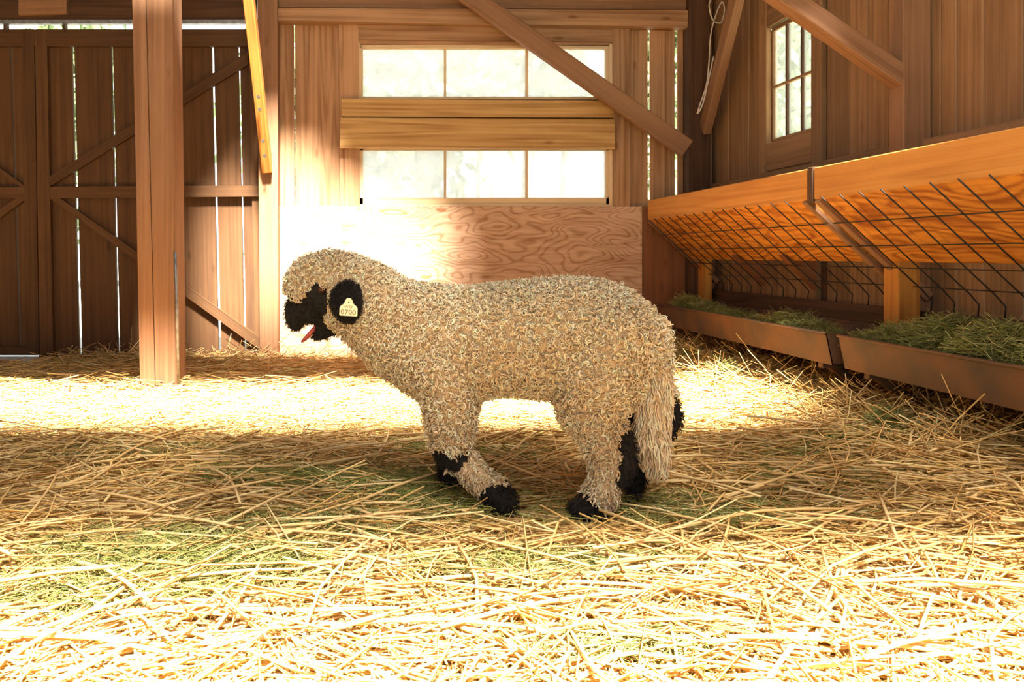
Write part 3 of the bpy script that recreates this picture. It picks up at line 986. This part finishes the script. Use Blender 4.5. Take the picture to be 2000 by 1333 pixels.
# ------------------------------------------------------------------ the sheep
SA = math.radians(13)
TA, CA, SI = math.tan(SA), math.cos(SA), math.sin(SA)
SX0, SY0 = .467, 2.12
HD = Vector((-CA, SI, 0)); LT = Vector((-SI, -CA, 0))     # heading, and sideways towards the lens


def SP(u, v, lat=0.0):
    """the point seen at pixel (u, v) on the animal's middle plane, moved lat metres towards the lens"""
    k = (u - CU) / F
    y0 = SY0 - lat / CA
    x = k * (y0 + SX0 * TA) / (1 + k * TA)
    Y = y0 - (x - SX0) * TA
    return Vector((x, Y, H - (v - CV) / F * Y))


def px(r, p):
    return r * p.y / F


BV, BF = [], []


def add_shape(v, f):
    n = len(BV)
    BV.extend(v); BF.extend([[i + n for i in q] for q in f])


def rings_shape(R):
    n, m = len(R), len(R[0])
    V = [q for r in R for q in r]
    Fs = []
    for i in range(n - 1):
        for k in range(m):
            k2 = (k + 1) % m
            Fs.append([i * m + k, i * m + k2, (i + 1) * m + k2, (i + 1) * m + k])
    Fs.append(list(range(m))[::-1]); Fs.append([(n - 1) * m + k for k in range(m)])
    add_shape(V, Fs)


def ball(c, r, sc=(1, 1, 1)):
    bm = bmesh.new()
    bmesh.ops.create_icosphere(bm, subdivisions=2, radius=r)
    bm.verts.index_update()
    add_shape([c + HD * v.co.x * sc[0] + LT * v.co.y * sc[1] + Vector((0, 0, v.co.z * sc[2])) for v in bm.verts], [[v.index for v in f.verts] for f in bm.faces])
    bm.free()


def chain(pts, flat=1.0):
    """pts: (u, v, r_px, lat) limb as a row of blended cones"""
    Q = [(SP(u, v, l), None, r) for u, v, r, l in pts]
    Q = [(p, px(r, p)) for p, _, r in Q]
    for (p, r), (p2, r2) in zip(Q[:-1], Q[1:]):
        d = p2 - p
        n = max(2, int(d.length / .012))
        for i in range(n + 1):
            t = i / n
            ball(p.lerp(p2, t), r + (r2 - r) * t, (1, flat, 1))


# trunk, neck and skull as one loft of upright sections (u, top v, bottom v, half width in m)
secs = [(566, 548, 575, .030), (575, 528, 586, .055), (595, 508, 600, .076), (630, 497, 622, .090), (670, 497, 646, .098), (710, 508, 690, .104), (750, 526, 728, .112), (790, 552, 754, .124),
        (830, 561, 778, .140), (880, 565, 786, .152), (930, 565, 776, .160), (980, 560, 766, .166), (1030, 554, 767, .170), (1080, 550, 774, .170), (1130, 549, 776, .168), (1180, 554, 770, .160),
        (1220, 569, 756, .145), (1255, 594, 735, .122), (1282, 625, 708, .09), (1297, 652, 690, .05)]
RR = []
for u, a, b, hw in secs:
    c = SP(u, (a + b) / 2)
    hh = (b - a) / 2 * c.y / F
    ring_ = []
    for k in range(28):
        th = 2 * math.pi * k / 28
        cs, sn = math.cos(th), math.sin(th)
        e = .88
        ring_.append(c + LT * (hw * math.copysign(abs(cs) ** e, cs)) + Vector((0, 0, hh * math.copysign(abs(sn) ** e, sn))))
    RR.append(ring_)
rings_shape(RR)
# muzzle, lower jaw
chain([(628, 585, 44, 0), (600, 594, 37, 0), (585, 603, 30, 0), (578, 620, 23, 0), (578, 633, 16, 0)])
chain([(604, 598, 36, 0), (612, 612, 22, 0)])
chain([(642, 606, 32, 0), (640, 630, 25, 0), (632, 648, 17, 0), (622, 656, 11, 0), (615, 659, 8, 0)])
chain([(650, 615, 34, 0), (652, 640, 18, 0)])
# legs
LN, LFR = .085, -.085
chain([(872, 715, 66, .07), (880, 790, 52, LN), (882, 850, 41, LN), (882, 886, 33, LN), (908, 906, 27, LN), (934, 936, 25, LN), (962, 956, 29, LN), (984, 980, 28, LN)])
chain([(885, 740, 56, -.07), (884, 820, 40, LFR), (882, 880, 30, LFR), (882, 915, 25, LFR), (880, 940, 26, LFR), (866, 945, 17, LFR)])
chain([(1195, 665, 84, .08), (1172, 735, 82, .09), (1150, 790, 62, LN), (1172, 845, 42, LN), (1186, 890, 33, LN), (1184, 935, 29, LN), (1174, 968, 31, LN), (1156, 992, 29, LN), (1134, 998, 23, LN)])
chain([(1200, 850, 30, LN), (1217, 872, 24, LN), (1222, 905, 22, LN), (1210, 935, 20, LN)])
chain([(1225, 690, 66, -.07), (1262, 760, 48, -.08), (1298, 798, 30, LFR), (1306, 820, 26, LFR), (1284, 862, 20, LFR), (1258, 910, 21, LFR), (1238, 945, 19, LFR), (1238, 965, 14, LFR)])
chain([(1232, 730, 50, -.07), (1243, 790, 30, LFR), (1248, 860, 26, LFR), (1244, 920, 22, LFR)])
# tail
chain([(1275, 650, 30, .0), (1284, 700, 26, .015), (1278, 760, 30, .03), (1274, 830, 31, .035), (1276, 880, 28, .04), (1280, 908, 20, .04)], .8)

tmp = bpy.data.meshes.new('tmp')
tmp.from_pydata([tuple(v) for v in BV], [], BF)
to = bpy.data.objects.new('tmp', tmp); COL.objects.link(to)
rm = to.modifiers.new('r', 'REMESH'); rm.mode = 'VOXEL'; rm.voxel_size = .0062; rm.adaptivity = 0
sm = to.modifiers.new('s', 'SMOOTH'); sm.factor = .5; sm.iterations = 6
dg = bpy.context.evaluated_depsgraph_get()
bm_ = bpy.data.meshes.new_from_object(to.evaluated_get(dg))
bpy.data.objects.remove(to)
bm_.name = 'sheep'
bm_.materials.clear()
bm_.materials.append(MAT['skin']); bm_.materials.append(MAT['black'])

# black markings: (u, v, radius px, side) on the middle plane; side 1 near, -1 far, 0 both
BLACK = [(626, 584, 36, 0), (606, 590, 30, 0), (578, 612, 45, 0), (612, 612, 36, 0), (634, 572, 17, 0), (636, 592, 22, 0), (622, 640, 32, 0), (632, 652, 26, 0), (648, 652, 17, 0),
         (866, 893, 20, 1), (890, 900, 16, 1), (905, 888, 12, 1), (992, 985, 40, 1), (972, 975, 34, 1),
         (880, 905, 40, -1), (876, 945, 44, -1),
         (1232, 865, 26, 1), (1235, 905, 30, 1), (1226, 935, 24, 1), (1238, 840, 18, 1), (1135, 998, 38, 1), (1165, 1012, 30, 1), (1190, 1012, 22, 1),
         (1312, 818, 42, -1), (1240, 940, 60, -1), (1250, 900, 40, -1), (1240, 800, 24, -1), (1240, 760, 16, -1)]


def black_mask(pos, shrink=0.0):
    """pos (n,3) -> bool mask of black coat"""
    p0 = np.array([SX0, SY0, 0.0])
    lat = (pos - p0) @ np.array(LT)
    out = np.zeros(len(pos), bool)
    onp = pos - lat[:, None] * np.array(LT)[None]
    for u, v, r, s in BLACK:
        c = SP(u, v, LN if s > 0 else (LFR if s < 0 else 0))
        cc = np.array(c - LT * ((c - Vector(p0)).dot(LT)))
        d = np.linalg.norm(onp - cc, axis=1)
        m = d < px(r, c) - shrink
        if s: m &= (lat * s > .012)
        out |= m
    # tail stays cream
    tl = [np.array(SP(1276, v_, .03)) for v_ in (720, 760, 800, 840, 880, 905)]
    for c in tl:
        out &= ~(np.linalg.norm(pos - c, axis=1) < px(34, Vector(c)))
    # forehead wool stays cream
    for u, v, r in ((600, 540, 32), (576, 550, 22), (596, 560, 22)):
        c = SP(u, v); cc = np.array(c)
        out &= ~(np.linalg.norm(onp - cc, axis=1) < px(r, c))
    return out


nv = len(bm_.vertices)
co_ = np.empty(nv * 3, np.float32); bm_.vertices.foreach_get('co', co_); co_ = co_.reshape(-1, 3).astype(float)
bm_.calc_loop_triangles()
nt_ = len(bm_.loop_triangles)
tri = np.empty(nt_ * 3, np.int32); bm_.loop_triangles.foreach_get('vertices', tri); tri = tri.reshape(-1, 3)
fc = np.array([p.center for p in bm_.polygons])
bm_.polygons.foreach_set('material_index', black_mask(fc).astype(np.int32))
bm_.polygons.foreach_set('use_smooth', np.ones(len(bm_.polygons), bool))
bm_.update()
sheep = bpy.data.objects.new('sheep', bm_)
put(sheep, None)
tag(sheep, 'curly cream sheep with black face, ears and feet walking through straw', 'sheep')
bvh = BVHTree.FromPolygons([Vector(c) for c in co_], [tuple(t) for t in tri])

# ---- fleece
A_, B_, C_ = co_[tri[:, 0]], co_[tri[:, 1]], co_[tri[:, 2]]
nrm = np.cross(B_ - A_, C_ - A_)
area = np.linalg.norm(nrm, axis=1) / 2
nrm /= (2 * area[:, None] + 1e-12)
tot = area.sum()


def sample(n):
    t = RNG.choice(len(tri), n, p=area / tot)
    r1 = np.sqrt(RNG.uniform(0, 1, n)); r2 = RNG.uniform(0, 1, n)
    p = (1 - r1)[:, None] * A_[t] + (r1 * (1 - r2))[:, None] * B_[t] + (r1 * r2)[:, None] * C_[t]
    return p, nrm[t]


def unit(a):
    return a / (np.linalg.norm(a, axis=-1, keepdims=True) + 1e-9)


def curls(p, n, R, length, turns, droop, K=9, per=3, thick=.0011, tight=.0017):
    """curly locks: each lock is a few strands that share one ringlet"""
    m = len(p)
    axis = unit(n * .75 + RNG.normal(0, .55, (m, 3)))
    e1 = unit(np.cross(axis, RNG.normal(size=(m, 3)))); e2 = np.cross(axis, e1)
    g = np.array([0, 0, -1.0])[None] - n * (n @ np.array([0, 0, -1.0]))[:, None]
    th0 = RNG.uniform(0, 6.28, m); sg = RNG.choice([-1, 1], m)
    s = np.linspace(0, 1, K)
    CC, RRr, ids = [], [], []
    for j in range(per):
        jit = RNG.normal(0, tight, (m, 3))
        Rj = R * RNG.uniform(.8, 1.12, m)
        th = th0[:, None] + RNG.normal(0, .22, (m, 1)) + sg[:, None] * turns[:, None] * 6.283 * s[None]
        rad = Rj[:, None] * np.minimum(1, .25 + s * 1.6)[None] * (1 - .25 * s)[None]
        c = (p + jit)[:, None] + n[:, None] * (length[:, None] * (s ** .8)[None])[..., None] + g[:, None] * (droop[:, None] * (s ** 1.5)[None])[..., None]
        c = c + e1[:, None] * (rad * np.cos(th))[..., None] + e2[:, None] * (rad * np.sin(th))[..., None]
        CC.append(c); ids.append(np.arange(m))
        RRr.append(thick * RNG.uniform(.75, 1.2, (m, 1)) * (1.05 - .55 * s ** 3)[None])
    return np.concatenate(CC), np.concatenate(RRr), np.concatenate(ids)


p, n = sample(int(tot * 60000))
vox = np.floor((p + RNG.normal(0, .0004, p.shape)) / .0106).astype(np.int64)
_, first_i = np.unique(vox[:, 0] * 1000003 + vox[:, 1] * 10007 + vox[:, 2], return_index=True)
p, n = p[first_i], n[first_i]
keep = (n @ np.array(LT) > -.45) | (RNG.uniform(0, 1, len(p)) < .55)
p, n = p[keep], n[keep]
bk = black_mask(p)
up = p[:, 2]
bp_, bn_ = p[bk], n[bk]
p, n = p[~bk], n[~bk]
# keep the tail's wool longer and straighter
p0 = np.array(SP(1278, 800, .03))
tailm = (np.abs(p @ np.array(HD) - p0 @ np.array(HD)) < .055) & (p[:, 2] < SP(1278, 720).z) & (np.abs((p - p0) @ np.array(LT)) < .06)
legm = (p[:, 2] < .16) & ~tailm
m = len(p)
R = RNG.uniform(.0045, .0085, m); ln = RNG.uniform(.006, .016, m); tn = RNG.uniform(.8, 1.5, m); dr = RNG.uniform(.002, .010, m)
R[tailm] *= .55; ln[tailm] *= .75; dr[tailm] = RNG.uniform(.02, .04, tailm.sum()); tn[tailm] *= .8
R[legm] *= .7; ln[legm] *= .7; dr[legm] = RNG.uniform(.008, .02, legm.sum())
# wool on the head stays a little tighter
C, Rr, ids = curls(p, n, R, ln, tn, dr, K=8, per=2, thick=.00190, tight=.0022)
WOOLC = [(.90, .76, .54), (.85, .69, .46), (.93, .82, .62), (.80, .62, .39)]
base = pal(m, WOOLC, .08)[ids]
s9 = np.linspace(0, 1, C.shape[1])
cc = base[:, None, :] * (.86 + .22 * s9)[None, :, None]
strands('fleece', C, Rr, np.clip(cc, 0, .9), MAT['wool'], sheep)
# black coat: short on the face, curlier on the legs
face = bp_[:, 2] > .42
for nm, sel, rr, l0, l1, d0 in (('face_fur', face, .0016, .003, .007, .006), ('leg_fur', ~face, .0038, .005, .011, .008)):
    q, qn = bp_[sel], bn_[sel]
    k = len(q)
    C, Rr, ids = curls(q, qn, RNG.uniform(.6, 1.2, k) * rr, RNG.uniform(l0, l1, k), RNG.uniform(.4, 1.1, k), RNG.uniform(.3, 1, k) * d0, K=6, per=3, thick=.0008)
    strands(nm, C, Rr, pal(len(C), [(.014, .010, .007), (.022, .015, .010), (.010, .007, .005)], .2), MAT['blackwool'], sheep)


# ---- ears, tag, eyes, tongue, hooves
def ear(side):
    c = SP(677, 591, .128)
    s = c.y / F
    if side < 0: c = c - LT * .256
    sx, sz, st = 30 * s, 41 * s, .014
    V, Fs = [], []
    nu, nv_ = 18, 12
    for j in range(nv_ + 1):
        ph = math.pi * j / nv_
        for i in range(nu):
            th = 2 * math.pi * i / nu
            x = math.sin(ph) * math.cos(th); yy = math.sin(ph) * math.sin(th); z = math.cos(ph)
            wz = 1.0 + .10 * z                       # wider at the top
            dish = .012 * (x * x) - .010 * (z - .2) ** 2
            V.append(c + HD * (-x * sx * wz) + LT * side * (yy * st + dish - .012 * max(0, z)) + Vector((0, 0, z * sz)))
    for j in range(nv_):
        for i in range(nu):
            i2 = (i + 1) % nu
            Fs.append([j * nu + i, j * nu + i2, (j + 1) * nu + i2, (j + 1) * nu + i])
    o = mesh_obj('ear', V, Fs, MAT['black'], sheep, None, True)
    V = np.array([tuple(q) for q in V])
    # fur on the ear
    Ft = np.array([[f[0], f[1], f[2]] for f in Fs] + [[f[0], f[2], f[3]] for f in Fs])
    a, b, d = V[Ft[:, 0]], V[Ft[:, 1]], V[Ft[:, 2]]
    nn = np.cross(b - a, d - a); ar = np.linalg.norm(nn, axis=1) / 2
    cen = np.array(c)
    nn = unit(nn); nn *= np.sign(((a + b + d) / 3 - cen)[:, None] * nn).sum(1, keepdims=True).clip(-1, 1) if False else np.where((((a + b + d) / 3 - cen) * nn).sum(1, keepdims=True) < 0, -1, 1)
    k = 2600
    t = RNG.choice(len(Ft), k, p=ar / ar.sum())
    r1 = np.sqrt(RNG.uniform(0, 1, k)); r2 = RNG.uniform(0, 1, k)
    q = (1 - r1)[:, None] * a[t] + (r1 * (1 - r2))[:, None] * b[t] + (r1 * r2)[:, None] * d[t]
    C, Rr, ids = curls(q, nn[t], RNG.uniform(.0012, .0026, k), RNG.uniform(.003, .008, k), RNG.uniform(.4, 1.0, k), RNG.uniform(.002, .008, k), K=6, per=2, thick=.0008)
    strands('ear_fur', C, Rr, pal(len(C), [(.014, .010, .007), (.022, .015, .010)], .2), MAT['blackwool'], o)
    return o, c, s


e_near, ec, es = ear(1)
ear(-1)
# ear tag: bottle-shaped plate with its print
tc_ = SP(681, 600, .158)
ts = tc_.y / F
prof = [(-18, -16), (-16.5, -17.5), (16.5, -17.5), (18, -16), (18, -2), (16, 1.5), (11, 5), (8.2, 9), (7, 13), (4, 16.5), (0, 17.6), (-4, 16.5), (-7, 13), (-8.2, 9), (-11, 5), (-16, 1.5), (-18, -2)]
TX = -HD * 1.0                       # to the right in the photo
TX = (TX + LT * .0).normalized()
TZ = Vector((0, 0, 1)); TN = LT
rot = math.radians(2.5)
TX, TZ = (TX * math.cos(rot) - TZ * math.sin(rot)), (TZ * math.cos(rot) + TX * math.sin(rot))
tv = [tc_ + TX * (a * ts) + TZ * (b * ts) + TN * .0016 for a, b in prof] + [tc_ + TX * (a * ts) + TZ * (b * ts) - TN * .0016 for a, b in prof]
npf = len(prof)
tf = [list(range(npf)), list(range(npf, 2 * npf))[::-1]] + [[i, (i + 1) % npf, npf + (i + 1) % npf, npf + i] for i in range(npf)]
tmi = [0] * len(tf)
# pin hole
hn = len(tv)
for k in range(8):
    a = 2 * math.pi * k / 8
    tv.append(tc_ + TX * (math.cos(a) * 1.5 * ts) + TZ * ((9.5 + math.sin(a) * 1.5) * ts) + TN * .0021)
tf.append([hn + k for k in range(8)]); tmi.append(2)


def print_text(txt, cx, cz, width, height):
    cu = bpy.data.curves.new('t', 'FONT'); cu.body = txt; cu.size = 1.0; cu.resolution_u = 3
    cu.offset = .012
    o = bpy.data.objects.new('t', cu); COL.objects.link(o)
    dgx = bpy.context.evaluated_depsgraph_get()
    me = bpy.data.meshes.new_from_object(o.evaluated_get(dgx))
    v = np.array([q.co[:] for q in me.vertices])
    lo, hi = v.min(0), v.max(0)
    base_ = len(tv)
    for q in v:
        a = (q[0] - (lo[0] + hi[0]) / 2) / (hi[0] - lo[0]) * width + cx
        b = (q[1] - (lo[1] + hi[1]) / 2) / (hi[1] - lo[1]) * height + cz
        tv.append(tc_ + TX * (a * ts) + TZ * (b * ts) + TN * .0021)
    for pg in me.polygons:
        tf.append([base_ + i for i in pg.vertices]); tmi.append(1)
    bpy.data.objects.remove(o); bpy.data.curves.remove(cu)


print_text('0700', 0, -10, 31, 9.5)
print_text('WRF', 0, 0, 17, 5.5)
tg = mesh_obj('ear_tag', tv, tf, [MAT['tagm'], MAT['print'], MAT['black']], e_near)
for i, k in enumerate(tmi): tg.data.polygons[i].material_index = k
tag(tg, 'cream plastic ear tag printed WRF 0700')


def uvsphere(c, r, sc, nu=14, nv_=8):
    V, Fs = [], []
    for j in range(nv_ + 1):
        ph = math.pi * j / nv_
        for i in range(nu):
            th = 2 * math.pi * i / nu
            V.append(c + HD * (math.sin(ph) * math.cos(th) * r * sc[0]) + LT * (math.sin(ph) * math.sin(th) * r * sc[1]) + Vector((0, 0, math.cos(ph) * r * sc[2])))
    for j in range(nv_):
        for i in range(nu):
            i2 = (i + 1) % nu
            Fs.append([j * nu + i, j * nu + i2, (j + 1) * nu + i2, (j + 1) * nu + i])
    return V, Fs


for sd in (1, -1):
    ec_ = P(629, 566, 1.5)
    hit = bvh.ray_cast(Vector((0, 0, H)), (ec_ - Vector((0, 0, H))).normalized())
    at_ = hit[0] if hit[0] is not None else SP(629, 566, .07)
    if sd < 0: at_ = at_ - LT * 2 * (at_ - Vector((SX0, SY0, 0))).dot(LT)
    V, Fs = uvsphere(at_ + LT * sd * .0015, .0115, (1, .7, .8))
    mesh_obj('eye', V, Fs, MAT['eye'], sheep, None, True)
# tongue
tp_ = [(624, 630), (618, 638), (610, 648), (600, 659), (592, 666), (589, 669)]
tw = [5, 6, 6.5, 6, 4.5, 2]
V, Fs = [], []
for i, ((u, v), r) in enumerate(zip(tp_, tw)):
    c = SP(u, v)
    a = SP(*tp_[min(i + 1, 5)]) - SP(*tp_[max(i - 1, 0)])
    a.normalize()
    nrm_ = LT.cross(a).normalized()
    for k in range(10):
        th = 2 * math.pi * k / 10
        V.append(c + LT * (math.cos(th) * px(r, c) * 1.9) + nrm_ * (math.sin(th) * px(r, c) * .75))
for i in range(5):
    for k in range(10):
        k2 = (k + 1) % 10
        Fs.append([i * 10 + k, i * 10 + k2, (i + 1) * 10 + k2, (i + 1) * 10 + k])
Fs.append(list(range(10))[::-1]); Fs.append([50 + k for k in range(10)])
mesh_obj('tongue', V, Fs, MAT['tongue'], sheep, None, True)
# hooves: two claws under each foot
for u, v, l, dv in ((990, 998, LN, .35), (868, 952, LFR, 0), (1136, 1010, LN, 0), (1238, 972, LFR, .1)):
    c0 = SP(u, v, l)
    V, Fs = [], []
    for s in (-1, 1):
        c = c0 + LT * (.012 * s)
        c.z = max(c.z, .012)
        b0 = len(V)
        fr, bk_, w_ = .028, -.020, .011
        low = c.z - .014
        bot = [(fr, -w_ * .6), (fr, w_ * .6), (bk_, w_), (bk_, -w_)]
        topo = [(fr * .45, -w_ * .6), (fr * .45, w_ * .6), (bk_ * .9, w_ * .9), (bk_ * .9, -w_ * .9)]
        for a, q in bot: V.append(Vector((c.x, c.y, low)) + HD * a + LT * q)
        for a, q in topo: V.append(Vector((c.x, c.y, low + .032)) + HD * a + LT * q)
        Fs += [[b0 + i for i in f] for f in ([3, 2, 1, 0], [4, 5, 6, 7], [0, 1, 5, 4], [1, 2, 6, 5], [2, 3, 7, 6], [3, 0, 4, 7])]
    mesh_obj('hoof', V, Fs, MAT['hoof'], sheep)

# ------------------------------------------------------------------ trees outside
LEAF = [(.16, .22, .10), (.24, .29, .14), (.12, .17, .08), (.30, .34, .20)]


def tree(x, y, h, r, z0, label, nleaf=1500, conifer=False):
    t = empty('tree', (x, y, -.06), label, 'tree', 'trees outside the barn')
    tv_, tf_ = tube_mesh([(x, y, -.06), (x + .05, y, h * .4), (x - .05, y + .05, h * .95)], [.14 + h * .012, .10 + h * .006, .03], 9)
    mesh_obj('trunk', tv_, tf_, MAT['bark'], t, None, True)
    n = nleaf
    if conifer:
        zz = RNG.uniform(0, 1, n) ** .8
        rr = r * (1 - zz) * RNG.uniform(.3, 1, n) ** .5
        th = RNG.uniform(0, 6.28, n)
        pos = np.stack([x + rr * np.cos(th), y + rr * np.sin(th), z0 + zz * (h - z0)], 1)
    else:
        k = 14
        cc_ = RNG.normal(size=(k, 3)); cc_ = unit(cc_) * RNG.uniform(.2, .8, (k, 1))
        q = cc_[RNG.integers(0, k, n)] + RNG.normal(0, .22, (n, 3))
        pos = np.array([x, y, (h + z0) / 2]) + q * np.array([r, r, (h - z0) / 2])
    # leaf sprays: small quads
    a = unit(RNG.normal(size=(n, 3))); b = unit(np.cross(a, RNG.normal(size=(n, 3))))
    s = RNG.uniform(.12, .30, (n, 1)) * (1 if not conifer else 1.2)
    V = np.stack([pos - a * s, pos + b * s * .45, pos + a * s, pos - b * s * .45], 1).reshape(-1, 3)
    me = bpy.data.meshes.new('foliage')
    me.from_pydata(V.tolist(), [], np.arange(n * 4).reshape(-1, 4).tolist())
    at = me.attributes.new('col', 'FLOAT_COLOR', 'POINT')
    c4 = np.ones((n, 4, 4), np.float32); c4[..., :3] = pal(n, LEAF, .2)[:, None, :]
    at.data.foreach_set('color', c4.ravel())
    me.materials.append(MAT['leaf'])
    o = bpy.data.objects.new('foliage', me); put(o, t); o['kind'] = 'stuff'
    return t


tree(1.0, 16.0, 7.2, 1.9, 1.2, 'leafy tree outside, behind the left window panes', 1800)
tree(-.6, 13.0, 5.0, 1.4, .6, 'low bushy tree outside, left of the window bay', 1300)
tree(2.7, 19.0, 9.0, 1.7, 3.6, 'pale-trunked tree outside, behind the left mullion', 1200)
tree(4.6, 23.0, 10.0, 1.6, 4.5, 'pale-trunked tree outside, behind the middle panes', 1100)
tree(7.2, 29.0, 11.0, 1.6, 5.5, 'tall thin tree outside, behind the right panes', 900, True)
tree(-7.5, 17.0, 8.0, 3.2, .5, 'broad tree outside, behind the left plank door', 2600)
tree(-1.6, 21.0, 7.5, 2.6, .5, 'broad tree outside, behind the wide plank door', 2400)
tree(8.5, 22.0, 10.0, 2.2, .8, 'conifer outside, beyond the right corner post', 2000, True)
tree(8.2, 14.2, 8.0, 2.0, .5, 'leafy tree outside, seen through the small right window', 2400)
tree(16.5, 27.0, 9.0, 3.0, .5, 'broad tree outside, further off behind the small window', 2600)
